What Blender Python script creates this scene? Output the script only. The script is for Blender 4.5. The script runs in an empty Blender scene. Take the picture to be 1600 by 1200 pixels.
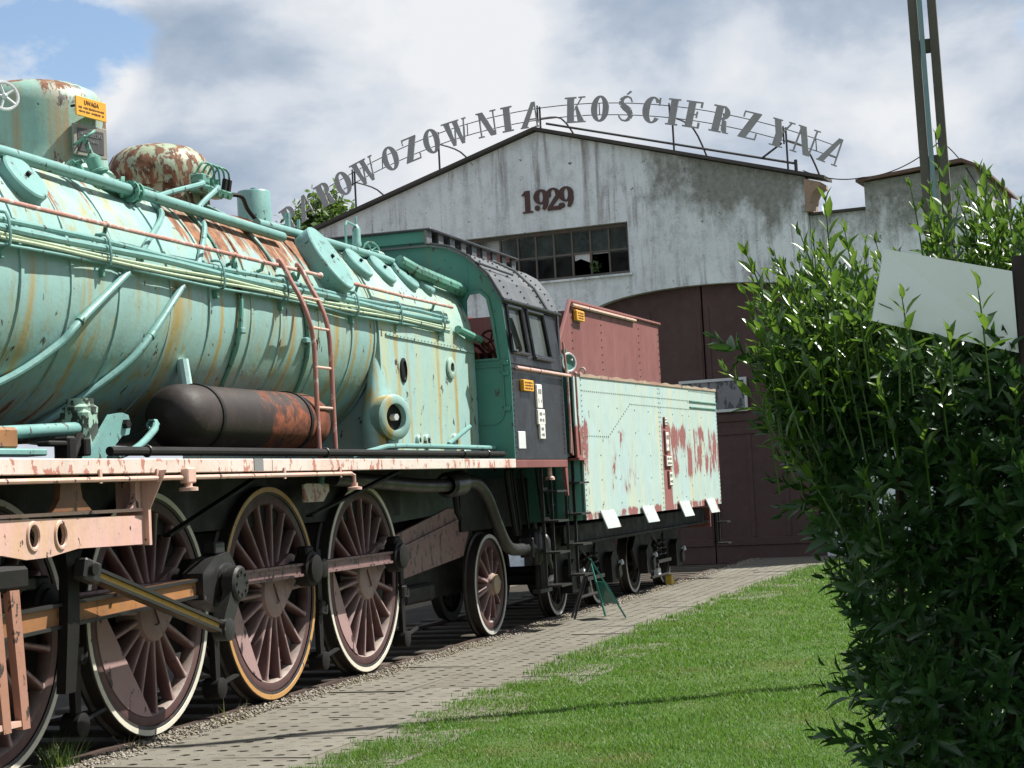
import bpy, math, random
import numpy as np
from mathutils import Vector, Matrix
random.seed(7); RNG = np.random.default_rng(11)
S = bpy.context.scene
COL = S.collection
R = math.radians

# ------------------------------------------------------------------ camera
YAW, PITCH, ROLL = 0.3071, 0.0584, -0.051
fw = Vector((-math.sin(YAW)*math.cos(PITCH), math.cos(YAW)*math.cos(PITCH), math.sin(PITCH)))
rt0 = Vector((math.cos(YAW), math.sin(YAW), 0)); up0 = rt0.cross(fw)
rt = rt0*math.cos(ROLL)+up0*math.sin(ROLL); up = -rt0*math.sin(ROLL)+up0*math.cos(ROLL)
cd = bpy.data.cameras.new('camera'); cam = bpy.data.objects.new('camera', cd); COL.objects.link(cam)
cd.sensor_width = 36.0; cd.lens = 2787.0/1600*36; cd.clip_start = 0.1; cd.clip_end = 3000
m = Matrix((rt, up, -fw)).transposed().to_4x4(); m.translation = (6.78, 0, 1.721); cam.matrix_world = m
S.camera = cam
S.render.engine = 'CYCLES'
S.render.resolution_x = 1024; S.render.resolution_y = 768

# ------------------------------------------------------------------ light
SUN_EL, SUN_AZ = R(55), R(36)          # azimuth measured from +X towards +Y
sd = Vector((math.cos(SUN_EL)*math.cos(SUN_AZ), math.cos(SUN_EL)*math.sin(SUN_AZ), math.sin(SUN_EL)))
sl = bpy.data.lights.new('sun', 'SUN'); sl.energy = 5.0; sl.angle = R(0.5); sl.color = (1.0, 0.965, 0.89)
so = bpy.data.objects.new('sun', sl); COL.objects.link(so); so.location = (20, 20, 40)
so.rotation_euler = sd.to_track_quat('Z', 'Y').to_euler()
W = bpy.data.worlds.new('World'); S.world = W; W.use_nodes = True
def build_world():
    nt = W.node_tree; nt.nodes.clear(); L = nt.links.new
    N = lambda t: nt.nodes.new(t)
    out = N('ShaderNodeOutputWorld')
    sky = N('ShaderNodeTexSky'); sky.sky_type = 'NISHITA'; sky.sun_disc = False
    sky.sun_elevation = SUN_EL; sky.sun_rotation = math.pi/2-SUN_AZ; sky.air_density = 1.0; sky.dust_density = 0.8
    b1 = N('ShaderNodeBackground'); b1.inputs[1].default_value = 0.085; L(sky.outputs[0], b1.inputs[0])
    tc = N('ShaderNodeTexCoord')
    def noise(scale3, loc, scale, det, rough, dist):
        mp = N('ShaderNodeMapping'); mp.inputs['Scale'].default_value = scale3; mp.inputs['Location'].default_value = loc
        L(tc.outputs['Generated'], mp.inputs[0])
        n = N('ShaderNodeTexNoise'); n.inputs['Scale'].default_value = scale; n.inputs['Detail'].default_value = det
        n.inputs['Roughness'].default_value = rough; n.inputs['Distortion'].default_value = dist
        L(mp.outputs[0], n.inputs['Vector']); return n.outputs[0]
    def ramp(src, pts):
        r = N('ShaderNodeValToRGB'); e = r.color_ramp.elements
        while len(e) < len(pts): e.new(0.5)
        for k, (p, c) in zip(e, pts): k.position = p; k.color = (*c, 1)
        L(src, r.inputs[0]); return r.outputs[0]
    def around(d, c0, c1):            # smooth window round a direction of the sky
        v = N('ShaderNodeVectorMath'); v.operation = 'DOT_PRODUCT'; v.inputs[1].default_value = d; L(tc.outputs['Generated'], v.inputs[0])
        q = N('ShaderNodeMapRange'); q.interpolation_type = 'SMOOTHSTEP'; q.inputs[1].default_value = c0; q.inputs[2].default_value = c1; L(v.outputs['Value'], q.inputs[0]); return q.outputs[0]
    def addmul(a_, b_, k):
        q = N('ShaderNodeMath'); q.operation = 'MULTIPLY_ADD'; L(b_, q.inputs[0]); q.inputs[1].default_value = k; L(a_, q.inputs[2]); return q.outputs[0]
    cn = noise((1, 1, 1.7), CL_COVER, 2.6, 9, 0.55, 0.25)
    cn = addmul(cn, around(GAP_DIR, .9980, .9999), -.10); cn = addmul(cn, noise((1, 1, 1.3), (3, 1, 5), 12, 8, .6, .3), .34)
    cover = ramp(cn, [(0.485, (0, 0, 0)), (0.55, (1, 1, 1))])
    tn = noise((1, 1, 1.9), CL_TONE, 3.4, 9, 0.50, 0.2); tn = addmul(tn, noise((1, 1, 1.6), (1, 4, 2), 9.5, 8, .55, .25), .42); q_ = N('ShaderNodeMath'); q_.operation = 'SUBTRACT'; L(tn, q_.inputs[0]); q_.inputs[1].default_value = .21; tn = q_.outputs[0]
    tn = addmul(tn, around(PUFF_DIR, .9990, .9998), .13)
    tone = ramp(tn, [(0.40, (0.40, 0.50, 0.64)), (0.47, (0.54, 0.63, 0.76)), (0.53, (0.78, 0.84, 0.93)), (0.62, (1.0, 1.02, 1.05))])
    b2 = N('ShaderNodeBackground'); b2.inputs[1].default_value = CL_STR; L(tone, b2.inputs[0])
    mx = N('ShaderNodeMixShader'); L(cover, mx.inputs[0]); L(b1.outputs[0], mx.inputs[1]); L(b2.outputs[0], mx.inputs[2])
    L(mx.outputs[0], out.inputs[0])
GAP_DIR = (-.4985, .826, .263); PUFF_DIR = (-.5006, .8313, .2416); CL_COVER = (2.03, -1.136, -2.818); CL_TONE = (2.848, .913, 4.871); CL_STR = 0.45
build_world()
vs = S.view_settings; vs.view_transform = 'Standard'; vs.look = 'None'; vs.gamma = 1.0; vs.exposure = 0.93; vs.use_curve_mapping = False

# ------------------------------------------------------------------ helpers
class MB:
    def __init__(s): s.v = []; s.f = []
    def add(s, vs, fs):
        o = len(s.v); s.v += [tuple(x) for x in vs]; s.f += [tuple(i+o for i in f) for f in fs]; return s
    def box(s, c, d, M=None, b=0.0):
        x, y, z = d[0]/2, d[1]/2, d[2]/2
        if b <= 0:
            vs = [(i*x, j*y, k*z) for i in (-1, 1) for j in (-1, 1) for k in (-1, 1)]
            fs = [(0, 1, 3, 2), (4, 6, 7, 5), (0, 4, 5, 1), (2, 3, 7, 6), (0, 2, 6, 4), (1, 5, 7, 3)]
        else:
            b = min(b, x*.9, y*.9, z*.9); vs = []; ix = {}
            for i in (-1, 1):
                for j in (-1, 1):
                    for k in (-1, 1):
                        ix[i, j, k] = len(vs); vs += [(i*x, j*(y-b), k*(z-b)), (i*(x-b), j*y, k*(z-b)), (i*(x-b), j*(y-b), k*z)]
            fs = []
            for a in range(3):
                for sg in (-1, 1):
                    o = [q for q in range(3) if q != a]; lp = []
                    for (p, q) in ((-1, -1), (1, -1), (1, 1), (-1, 1)):
                        t = [0, 0, 0]; t[a] = sg; t[o[0]] = p; t[o[1]] = q; lp.append(ix[tuple(t)]+a)
                    fs.append(lp)
            for a in range(3):
                o = [q for q in range(3) if q != a]
                for p in (-1, 1):
                    for q in (-1, 1):
                        t0 = [0, 0, 0]; t0[a] = -1; t0[o[0]] = p; t0[o[1]] = q; t1 = list(t0); t1[a] = 1
                        A, B = ix[tuple(t0)], ix[tuple(t1)]
                        fs.append((A+o[0], A+o[1], B+o[1], B+o[0]))
            for k_, i0 in ix.items(): fs.append((i0, i0+1, i0+2))
        c = Vector(c)
        if M is not None: vs = [M@Vector(p) for p in vs]
        return s.add([Vector(p)+c for p in vs], fs)
    def frame(s, d):
        d = Vector(d).normalized(); a = Vector((0, 0, 1)) if abs(d.z) < .9 else Vector((1, 0, 0))
        u = d.cross(a).normalized(); return u, d.cross(u), d
    def lathe(s, o, ax, prof, n=24, a0=0, a1=2*math.pi, jit=0):
        u, w, d = s.frame(ax); o = Vector(o); full = abs(a1-a0-2*math.pi) < 1e-6; m_ = n if full else n+1; vs = []
        for (r, t) in prof:
            for i in range(m_):
                a = a0+(a1-a0)*i/n; rr = r*(1+random.uniform(-jit, jit)) if jit else r
                vs.append(o+d*t+(u*math.cos(a)+w*math.sin(a))*rr)
        fs = []
        for k in range(len(prof)-1):
            for i in range(n):
                j = (i+1) % m_ if full else i+1
                fs.append((k*m_+i, k*m_+j, (k+1)*m_+j, (k+1)*m_+i))
        return s.add(vs, fs)
    def cyl(s, p0, p1, r0, r1=None, n=14, cap=True):
        p0, p1 = Vector(p0), Vector(p1); r1 = r0 if r1 is None else r1; h = (p1-p0).length
        pr = [(r0, 0), (r1, h)]
        if cap: pr = [(0.0005, 0)]+pr+[(0.0005, h)]
        return s.lathe(p0, p1-p0, pr, n)
    def tube(s, pts, r, n=8, sub=0, cap=True):
        P = [Vector(p) for p in pts]
        if sub and len(P) > 2:
            Q = []
            for i in range(len(P)-1):
                a, b, c, d = P[max(i-1, 0)], P[i], P[i+1], P[min(i+2, len(P)-1)]
                for k in range(sub):
                    t = k/sub; Q.append(0.5*((2*b)+(c-a)*t+(2*a-5*b+4*c-d)*t*t+(3*b-a-3*c+d)*t**3))
            P = Q+[P[-1]]
        T = [(P[min(i+1, len(P)-1)]-P[max(i-1, 0)]).normalized() for i in range(len(P))]
        u = T[0].orthogonal().normalized(); vs = []
        for i, p in enumerate(P):
            u = (u-T[i]*u.dot(T[i])).normalized(); w = T[i].cross(u)
            rr = r[i*len(r)//len(P)] if isinstance(r, (list, tuple)) else r
            for k in range(n): a = 2*math.pi*k/n; vs.append(p+(u*math.cos(a)+w*math.sin(a))*rr)
        fs = [(i*n+k, i*n+(k+1) % n, (i+1)*n+(k+1) % n, (i+1)*n+k) for i in range(len(P)-1) for k in range(n)]
        if cap: fs += [tuple(reversed(range(n))), tuple((len(P)-1)*n+k for k in range(n))]
        return s.add(vs, fs)
    def prism(s, poly, t0, t1, ax='x'):
        # poly in (y,z) for ax x; (x,z) for ax y; (x,y) for ax z
        mk = {'x': lambda p, t: (t, p[0], p[1]), 'y': lambda p, t: (p[0], t, p[1]), 'z': lambda p, t: (p[0], p[1], t)}[ax]
        n = len(poly); vs = [mk(p, t0) for p in poly]+[mk(p, t1) for p in poly]
        fs = [tuple(range(n)), tuple(range(2*n-1, n-1, -1))]+[(i, i+n, (i+1) % n+n, (i+1) % n) for i in range(n)]
        return s.add(vs, fs)
    def sphere(s, c, r, n=10, m_=6, sc=(1, 1, 1)):
        c = Vector(c); pr = [(max(1e-4, math.sin(math.pi*k/m_)), -math.cos(math.pi*k/m_)) for k in range(m_+1)]
        t = MB(); t.lathe((0, 0, 0), (0, 0, 1), pr, n)
        return s.add([c+Vector((p[0]*r*sc[0], p[1]*r*sc[1], p[2]*r*sc[2])) for p in t.v], t.f)
    def torus(s, c, ax, R_, r, n=20, m_=7):
        u, w, d = s.frame(ax); c = Vector(c); vs = []
        for i in range(n):
            a = 2*math.pi*i/n; e = u*math.cos(a)+w*math.sin(a)
            for k in range(m_): b = 2*math.pi*k/m_; vs.append(c+e*(R_+r*math.cos(b))+d*r*math.sin(b))
        return s.add(vs, [(i*m_+k, ((i+1) % n)*m_+k, ((i+1) % n)*m_+(k+1) % m_, i*m_+(k+1) % m_) for i in range(n) for k in range(m_)])
    def disc(s, c, nrm, ad, a, b, h, n=28, bev=.012):
        nrm = Vector(nrm).normalized(); ad = Vector(ad); ad = (ad-nrm*ad.dot(nrm)).normalized(); bd = nrm.cross(ad); c = Vector(c); vs = []
        for (sc, t) in ((1, -.03), (1, h-bev), (1-bev/a, h), (0.001, h+.004)):
            for i in range(n): q = 2*math.pi*i/n; vs.append(c+nrm*t+ad*a*sc*math.cos(q)+bd*b*sc*math.sin(q))
        return s.add(vs, [(k*n+i, k*n+(i+1) % n, (k+1)*n+(i+1) % n, (k+1)*n+i) for k in range(3) for i in range(n)])
    def plate(s, q, th, nrm):
        nrm = Vector(nrm).normalized()*th; n = len(q)
        vs = [Vector(p) for p in q]+[Vector(p)+nrm for p in q]
        return s.add(vs, [tuple(range(n)), tuple(range(2*n-1, n-1, -1))]+[(i, i+n, (i+1) % n+n, (i+1) % n) for i in range(n)])
    def xf(s, M): s.v = [tuple(M@Vector(p)) for p in s.v]; return s
    def mesh(s, name, smooth=35):
        me = bpy.data.meshes.new(name); me.from_pydata(s.v, [], s.f); me.validate()
        import bmesh
        bm = bmesh.new(); bm.from_mesh(me); bmesh.ops.recalc_face_normals(bm, faces=bm.faces); bm.to_mesh(me); bm.free()
        if smooth:
            me.polygons.foreach_set('use_smooth', [True]*len(me.polygons)); me.set_sharp_from_angle(angle=R(smooth))
        return me
    def build(s, name, mat, parent=None, smooth=35, loc=None, rot=None, **k):
        return obj(name, s.mesh(name, smooth), mat, parent, loc, rot, **k)
ROOTS = {}
def obj(name, me, mat, parent=None, loc=None, rot=None, **k):
    o = bpy.data.objects.new(name, me); COL.objects.link(o)
    if mat is not None and not me.materials: me.materials.append(mat)
    if parent is not None:
        o.parent = parent
        if loc is None: o.location = -parent.location if parent.name in ROOTS else (0, 0, 0)
        elif parent.name in ROOTS: o.location = Vector(loc)-parent.location
        else: o.location = loc
    elif loc is not None: o.location = loc
    if rot is not None: o.rotation_euler = rot
    for a, b in k.items(): o[a] = b
    return o
def root(name, loc, label, cat, group=None, rot=None):
    o = bpy.data.objects.new(name, None); COL.objects.link(o); o.location = loc; o.empty_display_size = .3
    o['label'] = label; o['category'] = cat
    if group: o['group'] = group
    if rot: o.rotation_euler = rot
    ROOTS[o.name] = o; return o
def np_mesh(name, V, F):
    V = np.asarray(V, np.float32); F = np.asarray(F, np.int32); me = bpy.data.meshes.new(name)
    k = F.shape[1]; me.vertices.add(len(V)); me.vertices.foreach_set('co', V.ravel())
    me.loops.add(F.size); me.loops.foreach_set('vertex_index', F.ravel())
    me.polygons.add(len(F)); me.polygons.foreach_set('loop_start', np.arange(0, F.size, k, dtype=np.int32))
    me.polygons.foreach_set('loop_total', np.full(len(F), k, np.int32)); me.update(calc_edges=True); return me
def text_mesh(txt, size, ext=.002):
    cu = bpy.data.curves.new('t', 'FONT'); cu.body = txt; cu.size = size; cu.extrude = ext; cu.align_x = 'CENTER'; cu.align_y = 'CENTER'; cu.resolution_u = 2
    o = bpy.data.objects.new('t', cu); COL.objects.link(o); dg = bpy.context.evaluated_depsgraph_get()
    me = bpy.data.meshes.new_from_object(o.evaluated_get(dg)); bpy.data.objects.remove(o); bpy.data.curves.remove(cu); return me

# ------------------------------------------------------------------ materials
class NT:
    def __init__(s, name):
        s.m = bpy.data.materials.new(name); s.m.use_nodes = True; s.t = s.m.node_tree; s.t.nodes.clear()
        s.out = s.n('ShaderNodeOutputMaterial'); s.p = s.n('ShaderNodeBsdfPrincipled'); s.l(s.p.outputs[0], s.out.inputs[0])
    def n(s, t): return s.t.nodes.new(t)
    def l(s, a, b): s.t.links.new(a, b)
    def pos(s, kind='pos'):
        if kind == 'pos': return s.n('ShaderNodeNewGeometry').outputs['Position']
        return s.n('ShaderNodeTexCoord').outputs['Object']
    def noise(s, vec, scale=1, det=5, rough=.55, sc=(1, 1, 1), loc=(0, 0, 0), dist=0):
        mp = s.n('ShaderNodeMapping'); mp.inputs['Scale'].default_value = sc; mp.inputs['Location'].default_value = loc; s.l(vec, mp.inputs[0])
        q = s.n('ShaderNodeTexNoise'); q.inputs['Scale'].default_value = scale; q.inputs['Detail'].default_value = det
        q.inputs['Roughness'].default_value = rough; q.inputs['Distortion'].default_value = dist; s.l(mp.outputs[0], q.inputs['Vector']); return q.outputs[0]
    def mr(s, v, a, b, c=0., d=1., smooth=False):
        q = s.n('ShaderNodeMapRange'); q.clamp = True
        if smooth: q.interpolation_type = 'SMOOTHSTEP'
        for i, x in zip((1, 2, 3, 4), (a, b, c, d)): q.inputs[i].default_value = x
        s.l(v, q.inputs[0]); return q.outputs[0]
    def math(s, op, a, b=None):
        q = s.n('ShaderNodeMath'); q.operation = op
        for i, x in enumerate((a, b)):
            if x is None: continue
            if isinstance(x, (int, float)): q.inputs[i].default_value = x
            else: s.l(x, q.inputs[i])
        return q.outputs[0]
    def mix(s, f, a, b, mode='MIX'):
        q = s.n('ShaderNodeMix'); q.data_type = 'RGBA'; q.blend_type = mode
        for i, x in ((0, f), (6, a), (7, b)):
            if isinstance(x, (int, float)): q.inputs[i].default_value = x
            elif isinstance(x, tuple): q.inputs[i].default_value = (*x[:3], 1)
            else: s.l(x, q.inputs[i])
        return q.outputs[2]
    def sep(s, v):
        q = s.n('ShaderNodeSeparateXYZ'); s.l(v, q.inputs[0]); return q.outputs
    def bump(s, h, strength=.3, dist=.01):
        q = s.n('ShaderNodeBump'); q.inputs['Strength'].default_value = strength; q.inputs['Distance'].default_value = dist
        s.l(h, q.inputs['Height']); s.l(q.outputs[0], s.p.inputs['Normal'])
    def zone(s, v, zs):
        # product of smooth windows: list of (axis, lo0, lo1, hi1, hi0)
        x = s.sep(v); r = None
        for (a, l0, l1, h1, h0) in zs:
            w = s.math('MULTIPLY', s.mr(x[a], l0, l1, smooth=True), s.mr(x[a], h1, h0, 1., 0., smooth=True))
            r = w if r is None else s.math('MULTIPLY', r, w)
        return r
def paint(name, base, alt=None, rust=0.0, rscale=3.0, rcol=((.10, .035, .02), (.36, .13, .04)), streak=0.0, scol=(.42, .26, .08), chips=0.0, chipcol=(.05, .035, .03),
          chipscale=9, dirt=.25, dirtcol=(.08, .075, .06), rough=.5, metal=0.0, bump=.25, zones=(), zs=.35, kind='pos', spec=.5, face=None, dust=None, rsc=None, runs=()):
    t = NT(name); v = t.pos(kind); alt = alt or tuple(c*.8 for c in base)
    c = t.mix(t.mr(t.noise(v, .9, 6, .6), .35, .68), base, alt)
    c = t.mix(t.math('MULTIPLY', t.mr(t.noise(v, 7, 6, .7, loc=(3, 1, 2)), .5, .78), dirt), c, dirtcol)
    if streak > 0:
        st = t.noise(v, 1, 4, .6, sc=(6, 6, .35)); st2 = t.noise(v, 1, 3, .6, sc=(17, 17, .5), loc=(5, 3, 1))
        f = t.math('MULTIPLY', t.mr(t.math('ADD', t.math('MULTIPLY', st, .6), t.math('MULTIPLY', st2, .4)), .5, .68), streak)
        c = t.mix(f, c, scol)
    if runs:      # long stains running down from the pipe brackets
        xs = t.sep(v); wob = t.math('MULTIPLY', t.math('SUBTRACT', t.noise(v, 2.5, 3, .5, loc=(2, 6, 1)), .5), .12); yy_ = t.math('ADD', xs[1], wob); rr_ = None
        for (y0, wd) in runs:
            q = t.mr(t.math('ABSOLUTE', t.math('SUBTRACT', yy_, y0)), wd*.25, wd, 1., 0.); rr_ = q if rr_ is None else t.math('MAXIMUM', rr_, q)
        k_ = t.math('MULTIPLY', t.mr(xs[2], 3.50, 3.40), t.mr(t.noise(v, 1, 4, .6, sc=(3, 14, .7)), .35, .62, .25, .95)); c = t.mix(t.math('MULTIPLY', rr_, k_), c, (.36, .24, .055))
    h = t.noise(v, 30, 3, .6)
    if chips > 0:
        cn = t.noise(v, chipscale, 7, .62, loc=(9, 4, 7), sc=(1, 1, .6)); f = t.mr(cn, .74-.2*chips, .76-.2*chips); c = t.mix(f, c, chipcol); h = t.math('SUBTRACT', h, t.math('MULTIPLY', f, .6))
    rf = None
    if rust > 0 or zones:
        rn = t.noise(v, rscale, 9, .66, sc=rsc or (1, 1, zs), loc=(1.3, 2.1, .4), dist=.3); fac = None
        for (zz, amt) in zones:
            w = t.math('MULTIPLY', t.zone(v, zz), amt); fac = w if fac is None else t.math('MAXIMUM', fac, w)
        lev = t.math('ADD', rn, -.78+.3*rust)
        if fac is not None: lev = t.math('ADD', lev, t.math('MULTIPLY', fac, .32))
        rf = t.mr(lev, 0, .022); halo = t.mr(lev, -.07, .02, 0, .55)
        rc = t.mix(t.mr(t.noise(v, 14, 5, .6), .38, .62), *[tuple(q) for q in rcol])
        c = t.mix(halo, c, tuple(.5*a+.5*b for a, b in zip(base, rcol[1]))); c = t.mix(rf, c, rc); h = t.math('ADD', h, t.math('MULTIPLY', rf, t.noise(v, 40, 4, .7)))
    if face:      # outward faces coloured paler, sunlight painted into the base colour
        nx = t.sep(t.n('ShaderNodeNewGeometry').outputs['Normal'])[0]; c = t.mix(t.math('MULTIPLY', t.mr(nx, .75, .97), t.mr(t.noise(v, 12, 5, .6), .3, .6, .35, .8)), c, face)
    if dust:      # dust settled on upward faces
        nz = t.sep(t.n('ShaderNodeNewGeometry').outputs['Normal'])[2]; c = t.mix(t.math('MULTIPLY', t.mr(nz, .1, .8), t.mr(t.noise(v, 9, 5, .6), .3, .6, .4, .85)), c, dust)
    t.l(c, t.p.inputs['Base Color'])
    ro = t.mr(t.noise(v, 5, 4, .6), .3, .7, rough-.1, rough+.14)
    if rf is not None: ro = t.math('MAXIMUM', ro, t.math('MULTIPLY', rf, .9))
    t.l(ro, t.p.inputs['Roughness']); t.p.inputs['Metallic'].default_value = metal; t.p.inputs['Specular IOR Level'].default_value = spec
    t.bump(h, bump, .006); return t.m
MINT = (.235, .405, .395); MINT2 = (.30, .47, .41); TEAL = (.042, .195, .16)
M = {}
M['jacket'] = paint('jacket_mint', MINT, (.265, .405, .36), rust=.22, rscale=5.5, streak=1.0, scol=(.31, .24, .075), chips=.46, chipscale=10, dirt=.3, rough=.4, rsc=(.22, 1.5, .17), runs=((9.75, .05), (10.25, .07), (10.95, .05), (12.22, .13), (12.95, .04), (13.25, .06), (14.3, .05), (15.30, .09), (15.75, .04), (16.1, .05)),
    zones=[(((1, 11.9, 12.9, 15.4, 16.1), (2, 3.55, 3.95, 9, 10)), .95), (((1, 8, 9.5, 11.6, 12.4), (2, 3.6, 4.05, 9, 10)), .42), (((2, -2, -1, 2.45, 2.75), (1, 0, 1, 11.4, 12.2)), .55), (((1, 16.0, 16.2, 16.7, 17.6), (2, 3.7, 3.95, 9, 10)), .5)], zs=.22, rcol=((.12, .05, .028), (.27, .125, .06)))
M['firebox'] = paint('firebox_mint', (.285, .44, .42), (.30, .43, .37), rust=.14, runs=((16.72, .07), (17.02, .05), (17.9, .06), (18.45, .08), (18.9, .05)), streak=.7, scol=(.50, .42, .14), chips=.6, chipscale=8, dirt=.18, rough=.42)
M['dome'] = paint('dome_mint', (.20, .39, .365), (.24, .38, .29), rcol=((.08, .032, .02), (.22, .10, .05)), rust=.74, rscale=3.5, streak=.9, scol=(.34, .17, .05), chips=.5, rough=.45, zs=.4)
M['sand'] = paint('sanddome_rust', (.20, .34, .29), (.30, .34, .21), rust=.98, rscale=10, streak=.8, scol=(.34, .15, .05), chips=.6, rough=.55, rcol=((.075, .033, .02), (.20, .095, .05)), zs=.45)
M['mintpipe'] = paint('mint_pipe', (.17, .335, .315), (.135, .28, .262), rust=.10, chips=.6, chipscale=14, dirt=.3, rough=.38)
M['creampipe'] = paint('cream_pipe', (.42, .50, .34), (.36, .46, .35), rust=.1, chips=.5, chipscale=14, rough=.42)
M['teal'] = paint('teal_fitting', (.13, .33, .26), (.08, .22, .17), rust=.15, chips=.8, chipscale=20, rough=.4)
M['cabgreen'] = paint('cab_teal', TEAL, (.04, .165, .13), rust=.2, rscale=4, streak=.35, scol=(.16, .14, .04), chips=.5, rough=.42, dirt=.2)
M['black'] = paint('black_enamel', (.014, .015, .018), (.022, .023, .027), streak=.35, scol=(.05, .054, .062), chips=.3, chipcol=(.10, .09, .08), rough=.33, dirt=.4, dirtcol=(.06, .06, .065))
M['roofblk'] = paint('roof_black', (.075, .080, .086), (.11, .115, .120), streak=.3, scol=(.2, .2, .2), chips=.5, chipcol=(.03, .03, .03), rough=.36, dirt=.4)
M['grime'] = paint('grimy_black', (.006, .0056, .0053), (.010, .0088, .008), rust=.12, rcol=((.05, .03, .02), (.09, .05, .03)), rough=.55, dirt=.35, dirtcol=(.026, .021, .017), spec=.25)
M['ashgreen'] = paint('ashpan_green', (.010, .030, .020), (.014, .022, .016), rough=.6)
M['steel'] = paint('oily_steel', (.013, .0125, .0125), (.021, .020, .019), chips=.4, chipcol=(.085, .075, .062), rough=.42, dirt=.35, dirtcol=(.045, .038, .032))
M['oxide'] = paint('red_oxide', (.165, .050, .047), (.20, .068, .062), streak=.45, scol=(.24, .10, .09), chips=.35, chipcol=(.12, .05, .04), rough=.6, dirt=.25)
M['pink'] = paint('faded_pink', (.58, .345, .32), (.54, .36, .29), rust=.22, rscale=3, streak=.6, scol=(.50, .32, .14), chips=.6, chipscale=12, rough=.5, rcol=((.16, .06, .03), (.38, .18, .07)))
M['link'] = paint('link_worn', (.34, .175, .14), (.30, .15, .09), rust=.55, rscale=4, chips=.7, chipscale=14, rough=.5, rcol=((.12, .05, .03), (.32, .15, .06)))
M['rail'] = paint('handrail_red', (.36, .15, .12), (.50, .30, .26), rust=.2, rscale=9, chips=.9, chipscale=16, chipcol=(.52, .42, .38), rough=.5)
M['ladder'] = paint('ladder_red', (.30, .105, .09), (.36, .16, .13), rust=.3, rscale=8, chips=.8, chipscale=15, chipcol=(.5, .38, .34), rough=.45)
M['fascia'] = paint('fascia_white', (.62, .56, .51), (.56, .46, .40), rust=.34, rscale=5, streak=.5, scol=(.60, .34, .26), chips=.9, chipscale=12, chipcol=(.40, .17, .13), rough=.5, zs=1)
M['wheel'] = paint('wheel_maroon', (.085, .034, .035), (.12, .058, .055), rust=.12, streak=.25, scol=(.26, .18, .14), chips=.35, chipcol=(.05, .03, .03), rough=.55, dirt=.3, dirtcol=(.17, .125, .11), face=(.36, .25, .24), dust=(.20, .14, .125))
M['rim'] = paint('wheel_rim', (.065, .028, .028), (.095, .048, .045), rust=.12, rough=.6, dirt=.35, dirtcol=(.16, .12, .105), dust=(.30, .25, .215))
M['weight'] = paint('counterweight_pink', (.33, .21, .20), (.29, .19, .18), chips=.75, chipscale=6, chipcol=(.05, .03, .03), rough=.55)
M['hubw'] = paint('hub_pale', (.30, .215, .20), (.22, .14, .13), chips=.5, rough=.55)
M['tyrew'] = paint('tyre_cream', (.62, .58, .47), (.52, .50, .42), rust=.25, rscale=5, chips=.5, rough=.42, zs=1)
M['tyreo'] = paint('tyre_orange', (.45, .27, .10), (.40, .20, .06), rust=.6, rscale=4, chips=.5, rough=.45, zs=1, rcol=((.22, .09, .03), (.46, .21, .06)))
M['tyreg'] = paint('tyre_grey', (.50, .49, .45), (.42, .41, .37), rust=.2, chips=.5, rough=.42, zs=1)
M['tread'] = paint('tyre_tread', (.016, .014, .013), (.028, .021, .018), rust=.2, rough=.5)
M['rodorange'] = paint('rod_rust_orange', (.34, .155, .055), (.15, .065, .03), rust=.5, rscale=3, chips=.7, chipcol=(.08, .045, .03), rough=.5, dirt=.3)
M['rodyellow'] = paint('rod_yellow', (.55, .33, .07), (.45, .24, .05), rust=.2, chips=.5, rough=.45)
M['rodpink'] = paint('rod_mauve', (.20, .12, .118), (.15, .085, .08), chips=.9, chipscale=14, chipcol=(.05, .03, .03), rough=.5)
M['tank'] = paint('tank_rust', (.020, .016, .015), (.036, .024, .021), rust=.28, rscale=2.6, rcol=((.08, .025, .015), (.20, .06, .028)), chips=.4, rough=.55, spec=.3, zs=1, dirt=.3, dirtcol=(.06, .05, .045),
    zones=[(((1, 12.9, 13.3, 14.6, 15.0),), .75)])
M['tender'] = paint('tender_mint', (.37, .50, .505), (.39, .49, .44), rust=.13, rscale=3.0, streak=1.0, scol=(.56, .50, .27), chips=.35, chipscale=6, dirt=.1, rough=.45, zs=.42,
    rcol=((.20, .065, .06), (.23, .08, .072)), zones=[(((1, 26.4, 26.7, 31, 32), (2, 1.5, 1.9, 2.45, 2.75)), .80), (((1, 21.5, 21.7, 22.2, 22.5), (2, 1.5, 1.8, 2.4, 2.7)), .9), (((2, 0, 1, 1.33, 1.45),), .85), (((1, 26.55, 26.56, 27.0, 27.25), (2, 0, 1, 2.5, 2.8)), 1.4), (((1, 23, 23.4, 24.6, 25.2), (2, 1.4, 1.7, 2.3, 2.6)), .52)])
M['flap'] = paint('flap_white', (.42, .47, .46), (.40, .44, .43), rust=.5, rscale=5, rcol=((.22, .075, .07), (.24, .085, .08)), chips=.2, rough=.45, zs=1)
M['orange'] = paint('warning_orange', (.72, .36, .03), (.66, .30, .03), dirt=.2, rough=.45, chips=.3, chipcol=(.35, .3, .2))
M['plateblk'] = paint('plate_black', (.05, .05, .055), (.07, .065, .065), rough=.4)
M['platefr'] = paint('plate_frame', (.26, .24, .20), (.2, .19, .16), rough=.45, chips=.5)
M['plategrey'] = paint('plate_letter', (.22, .22, .22), rough=.45)
M['print'] = paint('print_brown', (.16, .07, .02), rough=.5)
M['white'] = paint('white_plate', (.74, .72, .68), (.68, .66, .60), chips=.3, rough=.45)
M['chalk'] = paint('notice_white', (.55, .57, .58), (.5, .5, .52), rough=.6)
M['cyan'] = paint('pale_cyan', (.42, .62, .60), rough=.45)
M['greensheet'] = paint('sign_green', (.03, .20, .155), (.025, .16, .13), chips=.2, rough=.42)
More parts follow.
